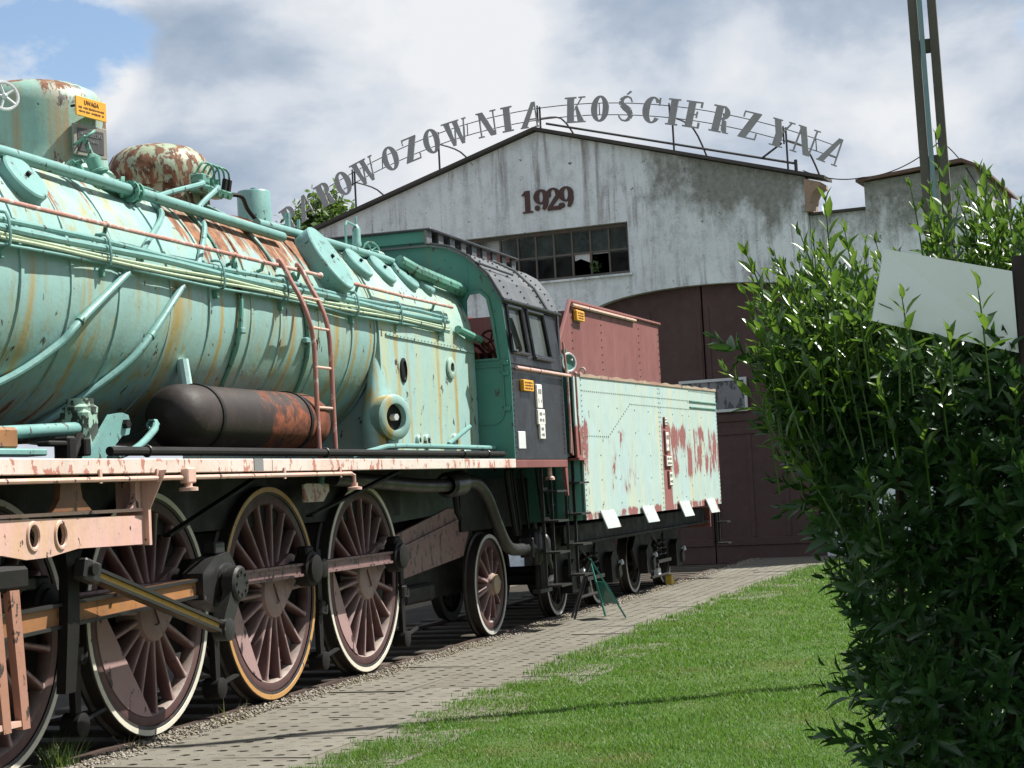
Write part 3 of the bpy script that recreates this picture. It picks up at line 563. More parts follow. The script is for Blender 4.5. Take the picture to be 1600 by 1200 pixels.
# ---- fat-face glyphs, each piece a prism with its own depth
def glyph(ch, th=.02):
    b = MB(); k = [0]
    def poly(p): b.prism(p, -th-.0012*k[0], 0, 'y'); k[0] += 1
    def rect(x0, z0, x1, z1): poly([(x0, z0), (x1, z0), (x1, z1), (x0, z1)])
    def ring(cx, cz, ro, so, ri, si, a0=0, a1=360, n=22, dx=0):
        for i in range(n):
            p, q = R(a0+(a1-a0)*i/n), R(a0+(a1-a0)*(i+1)/n)
            o = [(cx+ro*math.cos(p), cz+so*math.sin(p)), (cx+ro*math.cos(q), cz+so*math.sin(q)), (cx+dx+ri*math.cos(q), cz+si*math.sin(q)), (cx+dx+ri*math.cos(p), cz+si*math.sin(p))]
            b.prism(o, -th-.0012*k[0], 0, 'y')
        k[0] += 1
    def stem(x): rect(x-.14, 0, x+.14, 1); rect(x-.24, 0, x+.24, .06); rect(x-.24, .94, x+.24, 1)
    w = .6
    if ch == 'I': w = .48; stem(.24)
    elif ch == 'O': w = .72; ring(.36, .5, .36, .51, .115, .43)
    elif ch == 'P': w = .68; stem(.24); ring(.36, .72, .32, .28, .10, .22, -90, 90)
    elif ch == 'R': w = .78; stem(.24); ring(.38, .74, .30, .26, .08, .20, -90, 90); poly([(.42, .50), (.60, .46), (.68, .06), (.78, .03), (.78, 0), (.55, 0), (.46, .12)])
    elif ch == 'E': w = .68; stem(.24); rect(.24, .0, .64, .055); rect(.24, .945, .64, 1.0); rect(.24, .48, .50, .53); rect(.58, 0, .66, .22); rect(.58, .78, .66, 1.0); rect(.46, .38, .52, .63)
    elif ch == 'C': w = .70; ring(.38, .5, .38, .51, .13, .44, 38, 322, dx=.03); rect(.62, .68, .69, .98)
    elif ch == 'A':
        w = .78; poly([(.02, .02), (.26, .02), (.66, 1.0), (.50, 1.0)]); rect(0, 0, .34, .05); poly([(.60, .98), (.66, 1.0), (.72, .02), (.67, .02)]); rect(.58, 0, .80, .05); rect(.30, .30, .68, .35)
    elif ch == 'W':
        w = 1.1; poly([(.08, 1), (.34, 1), (.50, .0), (.36, 0)]); poly([(.44, .06), (.50, 0), (.62, .86), (.56, .86)]); poly([(.46, 1), (.70, 1), (.88, 0), (.74, 0)]); poly([(.82, .06), (.88, 0), (1.02, .97), (.96, .97)]); rect(0, .95, .78, 1.0); rect(.90, .95, 1.10, 1.0)
    elif ch == 'N': w = .84; rect(.10, .03, .16, .97); poly([(.04, 1), (.30, 1), (.76, 0), (.52, 0)]); rect(.70, .03, .76, .97); rect(0, 0, .26, .05); rect(.60, .95, .86, 1.0); rect(0, .95, .2, 1.0)
    elif ch == 'Z': w = .72; poly([(.02, .03), (.32, .03), (.70, .97), (.40, .97)]); rect(.02, 0, .70, .055); rect(.04, .945, .70, 1.0); rect(.03, .76, .08, .96); rect(.66, .04, .71, .25)
    elif ch == 'Y': w = .80; poly([(.05, .98), (.31, .98), (.53, .44), (.27, .44)]); rect(.26, .02, .54, .46); poly([(.50, .44), (.46, .52), (.70, .97), (.76, .97)]); rect(.14, 0, .66, .05); rect(0, .95, .38, 1.0); rect(.62, .95, .86, 1.0)
    elif ch == 'K': w = .82; stem(.24); poly([(.36, .44), (.40, .52), (.72, .97), (.66, .97)]); poly([(.42, .62), (.50, .68), (.80, .03), (.54, .03)]); rect(.46, 0, .86, .05); rect(.56, .95, .84, 1.0)
    elif ch == 'S':
        w = .62; pts = [(.56, .76, .03), (.50, .90, .035), (.36, .97, .035), (.20, .92, .06), (.12, .80, .09), (.16, .66, .11), (.30, .54, .125), (.46, .42, .125), (.54, .28, .10), (.50, .13, .07), (.36, .035, .035), (.20, .06, .03), (.10, .16, .03), (.07, .28, .03)]
        for (p, q) in zip(pts[:-1], pts[1:]):
            d = Vector((q[0]-p[0], q[1]-p[1])).normalized(); nn = (-d.y, d.x); poly([(p[0]-nn[0]*p[2], p[1]-nn[1]*p[2]), (q[0]-nn[0]*q[2], q[1]-nn[1]*q[2]), (q[0]+nn[0]*q[2], q[1]+nn[1]*q[2]), (p[0]+nn[0]*p[2], p[1]+nn[1]*p[2])])
        poly([(.30, 1.04), (.38, 1.04), (.52, 1.16), (.46, 1.19)])
    elif ch == '1': w = .52; rect(.16, 0, .40, .97); rect(.04, 0, .52, .07); poly([(.0, .80), (.16, .78), (.16, .97), (.40, .97), (.40, 1.0), (.2, 1.0)])
    elif ch == '9': w = .70; ring(.35, .66, .35, .34, .10, .26); ring(.33, .50, .37, .50, .13, .42, -65, 5); b.lathe((.16, -th-.015, .17), (0, 1, 0), [(.001, 0), (.12, 0), (.12, th+.015)], 14)
    elif ch == '2':
        w = .70; ring(.33, .66, .35, .34, .12, .27, -15, 175); poly([(.66, .58), (.42, .62), (.04, .10), (.06, .0), (.22, .12)]); poly([(.05, 0), (.68, 0), (.70, .28), (.62, .28), (.56, .17), (.10, .17)]); b.lathe((.12, -th-.016, .70), (0, 1, 0), [(.001, 0), (.12, 0), (.12, th+.016)], 14)
    return b, w
def place_glyph(ch, u, z, hgt, ang, mat, par, name, y, th):
    b, w = glyph(ch, th/hgt); me = b.mesh(name, 0); o = obj(name, me, mat, None); o.parent = par; ca, sa = math.cos(ang), math.sin(ang)
    o.scale = (hgt*1.02, hgt, hgt); o.rotation_euler = (0, -ang, 0); off = Vector((-w/2*hgt*1.02, 0, -hgt/2)); o.location = (u+off.x*ca-off.z*sa, y, z+off.x*sa+off.z*ca); return o
for i, ch in enumerate('1929'): place_glyph(ch, -4.86+.30*i+(.04 if i else 0), 8.07, .50, 0, M['digit'], SH, 'digit', -.005, .03)
# ================================================================== ROOFTOP SIGN
SG = root('rooftop_sign', (.2, 37.3, 0), 'arched grey metal letters PAROWOZOWNIA KOŚCIERZYNA on an iron frame above the gable', 'sign', rot=(0, 0, AF))
arc = lambda u: 9.985-.0387*(u+4.40)**2
txt = 'PAROWOZOWNIA KOSCIERZYNA'
cen = [-10.9, -10.50, -9.92, -9.43, -8.86, -8.16, -7.62, -7.09, -6.48, -5.69, -5.19, -4.65, None, -3.56, -2.97, -2.38, -1.79, -1.3, -.86, -.24, .37, 1.0, 1.53, 2.07]
for ch, u in zip(txt, cen):
    if u is None: continue
    o = place_glyph(ch, u, arc(u), .57, math.atan(-.0774*(u+4.40)), M['letter'], SG, 'letter', -.12, .025)
def sgp(b, name, mat): o = b.build(name, mat, None); o.parent = SG; return o
for dz in (-.13, .13): sgp(MB().tube([(u, -.10, arc(u)+dz) for u in np.linspace(-11.05, 2.15, 40)], .010, 6), 'sign_rail', M['iron'])
zt = lambda u: top(min(max(u, UL), UR))+.09
for u in (-9.15, -6.95, -4.42, -1.35, 1.12):
    sgp(MB().tube([(u, -.07, zt(u)-.05), (u, -.07, arc(u)+.17)], .024, 6), 'sign_post', M['iron'])
    sgp(MB().tube([(u, -.07, arc(u)-.10), (u+.28, .5, (arc(u)+zt(u))/2+.12), (u+.42, 1.1, zt(u+.42)-.03)], .02, 6, sub=4), 'sign_brace', M['iron'])
    sgp(MB().tube([(u-.05, -.085, arc(u)-.18), (u-.05, -.085, arc(u)+.2)], .02, 6), 'sign_strut', M['iron'])
for u in (-10.2, -8.4, -6.2, -3.0, -.2, 1.75): sgp(MB().tube([(u, -.088, arc(u)-.13), (u, -.088, arc(u)+.13)], .012, 5), 'sign_strut', M['iron'])
sgp(MB().tube([(-4.3, -.03, zt(-4.3)+.13), (1.30, -.03, zt(1.3)+.16)], .026, 6), 'base_rail', M['iron'])
sgp(MB().tube([(1.28, -.03, zt(1.28)-.04), (1.28, -.03, zt(1.28)+.24)], .04, 6), 'sign_post', M['iron'])
sgp(MB().tube([(.55, -.04, zt(.55)+.14), (1.02, -.07, arc(1.0)-.2)], .022, 6), 'sign_brace', M['iron'])
# ================================================================== ANNEX: low wall and block tower to the right
LW = root('low_wall', (.2, 37.3, 0), 'low grey parapet wall between the engine shed and the tower block', 'wall', rot=(0, 0, AF))
o = MB().box((2.045, .5, 3.45), (1.18, .6, 7.3)).build('wall_body', M['plaster2'], None, 0); o.parent = LW
o = MB().box((2.045, .47, 7.13), (1.18, .72, .05)).build('coping', M['roofdark'], None, 0); o.parent = LW
TW = root('tower_block', (.2, 37.3, 0), 'grey plastered tower block with a shallow red roof behind the pole', 'building', rot=(0, 0, AF))
tz = lambda u: 7.70+.07*min(1, (u-2.64)/2.0)
b = MB(); b.prism([(2.64, -.2), (4.92, -.2), (4.92, 7.80), (2.64, 7.66)], .15, 5, 'y'); o = b.build('tower_wall', M['plaster2'], None, 0); o.parent = TW
b = MB(); b.prism([(2.50, 7.665), (4.66, 7.83), (5.06, 7.66), (5.06, 7.71), (4.66, 7.91), (2.50, 7.72)], .0, 5.15, 'y'); o = b.build('tower_roof', M['rooftile'], None, 0); o.parent = TW
# overhead cables
def cable(P0, P1, sag, r, label):
    P0, P1 = Vector(P0), Vector(P1); wp = []
    for i in range(21): t_ = i/20; p = P0.lerp(P1, t_); p.z -= sag*4*t_*(1-t_); wp.append(p)
    MB().tube(wp, r, 5).build('overhead_cable', M['wire'], None, label=label, category='cable', group='overhead cables')
cable((1.62, 37.05, 8.02), (2.85, 37.0, 7.74), .10, .012, 'thin black cable sagging from the sign frame to the tower roof')
o = MB().cyl((4.2, .45, 7.7), (4.2, .45, 8.42), .03, n=8).build('roof_mast', M['iron'], None); o.parent = TW
cable((2.85, 37.0, 7.74), (4.42, 37.3, 8.38), .16, .012, 'thin black cable rising over the tower roof to its mast behind the pole')
cable((4.42, 37.3, 8.38), (5.12, 36.82, 7.3), -.12, .012, 'thin black cable dropping from the mast down the right side of the tower')
# ================================================================== LOCOMOTIVE
LO = root('steam_locomotive', (-.82, 13.5, 0), 'large mint green steam locomotive with rust streaks, pink-brown spoked wheels and black cab', 'locomotive')
XC, ZC, RB = -.82, 3.32, 1.08
def cp(th, y, r=RB): return Vector((XC+r*math.cos(th), y, ZC+r*math.sin(th)))     # th 0 = viewer side, 90 = top
# boiler jacket sheets
bands = [5.2, 7.0, 8.3, 9.4, 10.10, 10.71, 11.35, 12.11, 12.75, 13.49, 14.06, 14.87, 15.65, 16.22]
for y0, y1 in zip(bands[:-1], bands[1:]):
    b = MB(); n = 72; ky = 5
    for j in range(ky+1):
        y = y0+.004+(y1-y0-.008)*j/ky
        for i in range(n):
            a = 2*math.pi*i/n; r = RB+.004*math.sin(3*a+y*2.3)+.0035*math.sin(7*a-y*5)+(.002*random.uniform(-1, 1))-(.006 if j in (0, ky) else 0)
            b.v.append(tuple(cp(a, y, r)))
    b.f = [(j*n+i, j*n+(i+1) % n, (j+1)*n+(i+1) % n, (j+1)*n+i) for j in range(ky) for i in range(n)]
    b.build('jacket_panel', M['jacket'], LO, 60)
for y in bands[3:]:
    MB().lathe((XC, y-.02, ZC), (0, 1, 0), [(RB-.01, 0), (RB+.005, .003), (RB+.005, .037), (RB-.01, .04)], 72).build('boiler_band', M['jacket'], LO, 40)
MB().lathe((XC, 5.0, ZC), (0, 1, 0), [(.001, 0), (.9, .0), (RB+.02, .06), (RB+.02, .22), (RB-.02, .22)], 48).build('smokebox_front', M['black'], LO)
MB().cyl((XC, 5, ZC), (XC, 16.2, ZC), RB-.06, n=32).build('boiler_barrel', M['grime'], LO)
# firebox casing
fp = [(XC+1.10*math.cos(R(a)), ZC+1.10*math.sin(R(a))) for a in range(0, 181, 5)]
fp = [(.285, 2.08), (.285, 2.7)]+fp+[(-1.925, 2.7), (-1.925, 2.08)]
b = MB(); kk = 7
for j in range(kk):
    y = 16.26+(19.14-16.26)*j/(kk-1)
    b.v += [(p[0]+(.003*math.sin(i*1.3+j*2.1)), y, p[1]) for i, p in enumerate(fp)]
n = len(fp); b.f = [(j*n+i, j*n+i+1, (j+1)*n+i+1, (j+1)*n+i) for j in range(kk-1) for i in range(n-1)]+[tuple(range(n))]
b.build('firebox_casing', M['firebox'], LO, 50)
MB().prism([(16.42, 3.30), (19.1, 3.27), (19.1, 3.295), (16.42, 3.325)], .286, .297, 'x').build('firebox_seam', M['firebox'], LO)
b = MB()
for i in range(26): b.sphere((.298, 16.5+i*.1, 3.312-.0003*i), .009, 6, 4)
b.build('seam_rivets', M['firebox'], LO, kind='stuff')
# corner swelling and washout plug
b = MB(); n = 18; rows = []
for j in range(13):
    t = j/12; z = 3.40-1.22*t; rr = .05+.27*min(1, t*1.25)**1.3; xo = .20+.03*t
    for i in range(n+1): a = R(-115+180*i/n); b.v.append((xo+rr*.55*math.cos(a), 16.33+rr*math.sin(a), z))
b.f = [(j*(n+1)+i, j*(n+1)+i+1, (j+1)*(n+1)+i+1, (j+1)*(n+1)+i) for j in range(12) for i in range(n)]
sw = b.build('corner_swelling', M['jacket'], LO, 60)
MB().lathe((.385, 16.205, 2.47), (.92, -.39, 0), [(.23, -.05), (.225, .06), (.20, .075), (.15, .08), (.135, .078), (.13, .0), (.001, .0)], 26).build('washout_flange', M['jacket'], sw)
MB().lathe((.40, 16.20, 2.47), (.92, -.39, 0), [(.13, .0), (.001, .001)], 20).add([], []).build('washout_recess', M['grime'], sw)
MB().cyl((.39, 16.2, 2.47), (.46, 16.17, 2.47), .035, n=6).build('washout_plug', M['chalk'], sw)
MB().lathe((.287, 16.86, 2.97), (1, 0, 0), [(.085, 0), (.085, .012), (.065, .02), (.06, .002), (.001, .001)], 18).xf(Matrix.Translation((0, 0, 2.97))@Matrix.Diagonal((1, 1, 1.5, 1))@Matrix.Translation((0, 0, -2.97))).build('washout_ring', M['grime'], LO)
for (y, z, r) in ((18.28, 3.06, .12), (17.43, 2.26, .07), (17.18, 2.26, .06), (18.3, 2.28, .07)):
    q = MB().lathe((.286, y, z), (1, 0, 0), [(r, 0), (r, .02), (r*.85, .03), (r*.5, .03), (r*.48, .008), (.001, .007)], 18).build('washout_boss', M['firebox'], LO)
    MB().cyl((.288, y, z), (.315, y, z), r*.25, n=6).build('boss_nut', M['grime'], q)
MB().prism([(16.45, 2.10), (19.14, 2.10), (19.14, 2.155), (16.45, 2.155)], .286, .33, 'x').build('foundation_edge', M['firebox'], LO)
# steam dome and plates
dy = 12.05
dome = MB().lathe((XC, dy, 0), (0, 0, 1), [(.62, 4.26), (.56, 4.30), (.535, 4.36), (.525, 4.50), (.525, 4.82), (.51, 4.90), (.46, 4.97), (.36, 5.02), (.2, 5.045), (.001, 5.05)], 44, jit=.0015).build('steam_dome', M['dome'], LO, 50)
MB().lathe((XC, dy, 4.318), (0, 0, 1), [(.565, -.03), (.585, 0), (.56, .03)], 40).build('dome_flange', M['dome'], dome)
def on_dome(ang, z, r=.53): return Vector((XC+r*math.cos(ang), dy+r*math.sin(ang), z)), Vector((math.cos(ang), math.sin(ang), 0)), Vector((-math.sin(ang), math.cos(ang), 0))
def plate_on(par, c, nrm, tan, w, h, th, mat, name, rnd=0): 
    nrm, tan = Vector(nrm).normalized(), Vector(tan).normalized(); u = nrm.cross(tan); Mx = Matrix((nrm, tan, u)).transposed()
    return MB().box(c, (th, w, h), Mx, b=.004).build(name, mat, par)
def text_on(par, txt, c, nrm, tan, size, mat, name):
    nrm, tan = Vector(nrm).normalized(), Vector(tan).normalized(); u = nrm.cross(tan); me = text_mesh(txt, size); me.transform((Matrix((tan, u, nrm)).transposed().to_4x4())); me.transform(Matrix.Translation(Vector(c)))
    return obj(name, me, mat, par)
def marks(par, c, nrm, tan, w, h, rows, mat, name):
    nrm, tan = Vector(nrm).normalized(), Vector(tan).normalized(); u = nrm.cross(tan); Mx = Matrix((nrm, tan, u)).transposed(); b = MB(); rs = random.Random(5)
    for r_ in range(rows):
        x = -w/2
        while x < w/2-.01:
            q = rs.uniform(.5, 1.3)*h/rows*.55
            if rs.random() < .85: b.box(Vector(c)+tan*(x+q/2)+u*(h/2-h*(r_+.5)/rows), (.004, q*.75, h/rows*rs.uniform(.25, .55)), Mx)
            x += q
    return b.build(name, mat, par, 0)
c, nr, tn = on_dome(R(-16), 4.77, .60); nr = Vector((1, -.06, 0)).normalized(); tn = Vector((.06, 1, 0)).normalized()
tnt = (tn+Vector((0, 0, .02))).normalized()
pl = plate_on(dome, c, nr, tnt, .40, .15, .012, M['orange'], 'warning_plate')
text_on(dome, 'UWAGA', c+nr*.008+Vector((0, 0, .034)), nr, tnt, .05, M['print'], 'plate_lettering')
marks(dome, c+nr*.006-Vector((0, 0, .022)), nr, tnt, .34, .06, 2, M['print'], 'plate_print')
for s_ in (-.17, .17): MB().cyl(c+tn*s_-nr*.06, c+tn*s_, .010, n=6).build('plate_stud', M['grime'], dome)
c, nr, tn = on_dome(R(-13), 4.53, .545)
pl = plate_on(dome, c, nr, tn, .36, .24, .02, M['platefr'], 'maker_plate'); plate_on(dome, c+nr*.012, nr, tn, .28, .18, .006, M['plateblk'], 'plate_field')
text_on(dome, 'H.CEGIELSKI', c+nr*.017+Vector((0, 0, .045)), nr, tn, .042, M['plategrey'], 'plate_lettering')
text_on(dome, 'POZNAŃ', c+nr*.017+Vector((0, 0, -.004)), nr, tn, .036, M['plategrey'], 'plate_lettering')
# hand wheels and valves
def handwheel(c, ax, r, mat, name, par=LO, spokes=5):
    b = MB().torus(c, ax, r, r*.12, 22, 6); u, w, d = b.frame(ax)
    for k in range(spokes): a = 2*math.pi*k/spokes; b.tube([Vector(c), Vector(c)+(u*math.cos(a)+w*math.sin(a))*r], r*.09, 5)
    b.sphere(c, r*.22, 8, 5); return b.build(name, mat, par)
handwheel((-.30, 10.82, 4.67), (.8, -.55, .1), .10, M['chalk'], 'hand_wheel')
v0 = Vector((-.13, 11.83, 4.16))
ax_ = Vector((-.28, -.16, .95)).normalized()
vb = MB(); vb.lathe(v0, ax_, [(.001, -.05), (.07, -.04), (.085, .0), (.075, .05), (.055, .08), (.08, .10), (.08, .12), (.058, .13), (.058, .22), (.04, .24), (.022, .26), (.018, .40), (.001, .40)], 14)
vb.lathe(v0, (.85, .5, -.1), [(.055, 0), (.06, .12), (.085, .13), (.085, .155), (.05, .158), (.045, .10), (.001, .10)], 16); vb.lathe(v0, (-.3, -.95, -.1), [(.05, 0), (.05, .10), (.08, .10), (.08, .13), (.001, .13)], 12)
vb.cyl(v0-ax_*.02, (-.0, 11.98, 4.12), .05, n=10); vv = vb.build('steam_valve', M['teal'], LO)
handwheel(v0+ax_*.39, (-.35, -.45, .8), .09, M['teal'], 'valve_wheel', vv)
b = MB()
for y in (11.95, 12.02): b.lathe((0.02, y, 4.12), (0, 1, 0), [(.045, 0), (.085, 0), (.085, .022), (.045, .022)], 18)
for k in range(7): a = k*.9; b.cyl((.02+.068*math.cos(a), 11.94, 4.12+.068*math.sin(a)), (.02+.068*math.cos(a), 12.06, 4.12+.068*math.sin(a)), .011, n=6)
b.build('pipe_flange', M['teal'], LO)
b = MB().cyl((-.02, 11.35, 4.15), (-.04, 11.30, 4.25), .035, n=8)
for k in range(4): a = k*1.57; b.cyl((-.04, 11.30, 4.22), (-.04+.06*math.cos(a), 11.30+.06*math.sin(a), 4.25), .017, n=6)
b.build('drain_valve', M['teal'], LO)
# big steam pipe along the boiler top, in two lengths
MB().tube([(-.04, 6.0, 4.18), (-.02, 10.3, 4.16), (.02, 12.0, 4.13), (.045, 14.62, 4.085)], .045, 12).build('steam_pipe', M['mintpipe'], LO)
MB().tube([(-.10, 14.4, 4.20), (-.10, 15.4, 4.21), (-.09, 17.5, 4.20), (-.02, 18.95, 4.10)], .042, 12).build('steam_pipe', M['mintpipe'], LO)
b = MB(); b.tube([(.0, 17.62, 4.19), (.10, 17.85, 4.10), (.16, 18.9, 4.02), (.16, 19.14, 4.0)], .075, 10); b.build('turret_pipe', M['teal'], LO)
# sand dome with overhanging rusty cap
sy = 13.97
sand = MB().lathe((XC, sy, 0), (0, 0, 1), [(.50, 4.28), (.44, 4.32), (.43, 4.60)], 40).build('sand_dome', M['sand'], LO, 50)
b = MB(); n = 56
pr = [(.452, 4.50), (.46, 4.57), (.465, 4.63), (.45, 4.70), (.40, 4.79), (.31, 4.855), (.18, 4.89), (.001, 4.90)]
for k, (r, z) in enumerate(pr):
    for i in range(n):
        a = 2*math.pi*i/n; q = (.03*max(0, math.sin(2.1*a+.5))+.02*math.sin(7*a)+.012*math.sin(15*a+1)) if k < 2 else 0
        b.v.append((XC+r*math.cos(a), sy+r*math.sin(a), z-(.02+q if k == 0 else q*.4 if k == 1 else 0)))
b.f = [(k*n+i, k*n+(i+1) % n, (k+1)*n+(i+1) % n, (k+1)*n+i) for k in range(len(pr)-1) for i in range(n)]
b.build('dome_cap', M['sand'], sand, 50)
# sand valve cluster with looping tubes
cl = Vector((-.33, 13.92, 4.44)); b = MB()
b.box(cl, (.10, .46, .09), b=.015); b.box(cl+Vector((.02, -.16, .08)), (.12, .14, .08), b=.01)
for k in range(5): b.cyl(cl+Vector((.05, -.20+.10*k, 0)), cl+Vector((.13, -.20+.10*k, -.03)), .034, n=8); b.cyl(cl+Vector((0, -.2+.1*k, .04)), cl+Vector((0, -.2+.1*k, .13)), .022, n=8)
vc = b.build('sand_valve', M['teal'], LO)
for k in range(4): MB().tube([cl+Vector((0, -.2+.1*k, .12)), cl+Vector((.05, -.16+.1*k, .22)), cl+Vector((.07, -.02+.1*k, .20)), cl+Vector((.05, .06+.09*k, .07))], .010, 6, sub=5).build('looped_tube', M['teal'], vc)
for k in range(2): MB().cyl(cl+Vector((.06, .20+.08*k, .02)), cl+Vector((.07, .22+.08*k, .13)), .026, n=8).build('black_plug', M['grime'], vc)
MB().tube([cl+Vector((.05, .25, 0)), cl+Vector((.12, .42, .0)), cl+Vector((.10, .60, -.10)), (-.14, 14.68, 4.17)], .02, 8, sub=6).build('sand_pipe', M['grime'], LO)
for (y0, y1, y2, y3) in ((13.45, 12.34, 11.75, 11.6), (13.75, 13.05, 12.62, 12.45)):
    MB().tube([cl+Vector((.13, y0-cl.y+.1, .01)), (-.13, y0-.05, 4.40), cp(R(50), y1+.25, RB+.03), cp(R(36), y1, RB+.03), cp(R(17), y2, RB+.03), cp(R(8), y3, RB+.03)], .024, 8, sub=6).build('sand_pipe', M['mintpipe'], LO)
for pts in ([(200, 11.4, 5), (0, 10.77, -16), (0, 10.59, -25), (0, 10.14, -41), (0, 9.4, -58)], [(0, 12.22, 4), (0, 11.78, -17), (0, 11.53, -31), (0, 11.13, -54), (0, 11.05, -66)]):
    MB().tube([cp(R(p[2]), p[1], RB+.04) for p in pts], .028, 10, sub=5).build('sand_pipe', M['mintpipe'], LO)
for (y, th) in ((10.79, -15), (11.79, -17)):
    p = cp(R(th), y, RB+.04); MB().lathe(p, (.1, .75, .65), [(.03, -.02), (.035, -.02), (.035, .02), (.03, .02)], 12).build('pipe_clip', M['teal'], LO)
for (ys, r_) in (((13.30, 13.24, 13.22, 13.3), .022), ((14.45, 14.52, 14.62, 14.75), .022)):
    MB().tube([cp(R(a), y, RB+.025) for a, y in zip((22, 2, -18, -45), ys)], r_, 8, sub=4).build('oil_pipe', M['teal'], LO)
    p = cp(R(-10), ys[1]+.01, RB+.03); MB().box(p, (.05, .09, .05), b=.008).build('pipe_clip', M['mintpipe'], LO)
MB().tube([cp(R(a), 12.95+.15*(70-a)/50, RB+.02) for a in (75, 60, 40, 22)], .014, 6, sub=4).build('oil_pipe', M['teal'], LO)
MB().tube([cp(R(a), 13.9+.25*(70-a)/50, RB+.02) for a in (75, 60, 40, 22)], .018, 6, sub=4).build('oil_pipe', M['mintpipe'], LO)
# pipe bundle with clamps
for (z, x, r, mt) in ((3.615, .300, .021, 'mintpipe'), (3.565, .312, .027, 'mintpipe'), (3.515, .322, .013, 'creampipe'), (3.485, .326, .013, 'creampipe'), (3.452, .318, .011, 'mintpipe')):
    ys = np.arange(5.6, 18.7, .9); MB().tube([(x+.006*math.sin(y*3+z*50), y, z-.012+.010*math.sin(y*1.9+z*40)) for y in ys], r, 8, sub=3).build('boiler_pipe', M[mt], LO)
for k, y in enumerate((8.6, 9.83, 11.07, 12.82, 14.02, 15.59, 16.72, 17.98)):
    q = MB().tube([(.24, y, 3.66), (.325, y, 3.648), (.352, y, 3.56), (.348, y, 3.44), (.25, y, 3.41)], .011, 6, sub=2).build('pipe_clamp', M['mintpipe'], LO)
    MB().box((.27, y, 3.39), (.05, .035, .07), b=.006).build('clamp_bracket', M['teal'], q)
MB().tube([(.32, 18.5, 3.5), (.34, 18.8, 3.46), (.36, 19.14, 3.42)], .045, 8).build('pipe_end', M['teal'], LO)
# handrails
for (y0, y1, st) in ((5.6, 14.88, (7.2, 9.2, 11.16, 13.17, 13.72, 14.45)), (15.48, 18.48, (15.78, 17.9))):
    hr = MB().tube([(.275, y0, 3.745), (.275, (y0+y1)/2, 3.738), (.275, y1, 3.745)], .017, 10).build('handrail', M['rail'], LO)
    for y in st:
        MB().sphere((.275, y, 3.742), .027, 8, 6).build('rail_ball', M['rail'], hr)
        MB().tube([(.275, y, 3.742), (.25, y+.01, 3.68), (.17, y+.01, 3.66)], .017, 6).build('stanchion', M['teal'], hr)
MB().sphere((.275, 14.9, 3.745), .03, 10, 6).build('rail_ball', M['rail'], LO)
# ladder over the boiler side
rl = []
for (yo, yb) in ((14.02, 14.08), (14.40, 14.43)):
    rl.append([(.262, yo, 3.79), (.30, yo, 3.77), (.385, yo, 3.60), (.47, yo, 3.44), (.53, yo, 3.27), (.545, yb, 3.05), (.55, yb, 2.5), (.555, yb, 2.06)])
ld = None
for k, p in enumerate(rl):
    q = MB().tube(p, .021, 10, sub=5).build('ladder_rail', M['ladder'], LO)
    ld = ld or q
for z in (3.46, 3.19, 2.85, 2.50):
    x = .47 if z > 3.4 else .545; y0 = 14.02 if z > 3.3 else 14.07; MB().tube([(x, y0, z), (x, 14.42, z)], .013, 8).build('ladder_rung', M['pink'], ld)
# hand hole covers
def cover(y, th, a, b_, h, name='washout_cover'):
    p = cp(R(th), y, RB); n_ = (p-Vector((XC, y, ZC))); t_ = Vector((0, 0, 1)).cross(Vector((0, 1, 0)))
    tv = Vector((-math.sin(R(th)), 0, math.cos(R(th))))
    o = MB().disc(p, n_, tv, a, b_, h).build(name, M['mintpipe'], LO)
    MB().cyl(p+n_.normalized()*h, p+n_.normalized()*(h+.03), .018, n=6).build('cover_nut', M['grime'], o)
    return o
cover(10.42, 36.0, .20, .19, .075); cover(15.32, 32, .36, .27, .14, 'check_valve_cover')
for y in (16.38, 17.02, 17.68, 18.17): cover(y, 39.5, .19, .19, .07)
# upper small tank, whistle, wheel
b = MB().lathe((XC, 15.87, 0), (0, 0, 1), [(.165, 4.30), (.165, 4.75), (.155, 4.765), (.001, 4.77)], 26).cyl((XC, 15.87, 4.765), (XC, 15.87, 4.80), .03, n=8); b.build('safety_valve_casing', M['mintpipe'], LO)
b = MB().cyl((-.55, 16.05, 4.2), (-.55, 16.05, 4.55), .03, n=8).cyl((-.42, 16.02, 4.2), (-.42, 16.02, 4.47), .018, n=8); b.build('top_cock', M['mintpipe'], LO)
w0 = Vector((-.4, 17.45, 0)); b = MB().lathe(w0, (0, 0, 1), [(.03, 4.26), (.03, 4.36), (.05, 4.37), (.05, 4.40), (.045, 4.41), (.045, 4.54), (.03, 4.58), (.012, 4.60), (.012, 4.68), (.001, 4.685)], 16)
b.tube([(-.4, 17.45, 4.58), (-.4, 17.2, 4.60), (-.4, 17.16, 4.56), (-.4, 17.16, 4.24)], .014, 6); b.build('whistle', M['mintpipe'], LO)
handwheel((-.4, 17.85, 4.36), (.75, -.6, .1), .10, M['teal'], 'hand_wheel')
b = MB()
for k in range(3): b.torus((-.15, 17.35+.05*k, 4.22), (0, 1, .1), .06, .012, 16, 6)
b.build('hose_coil', M['teal'], LO)
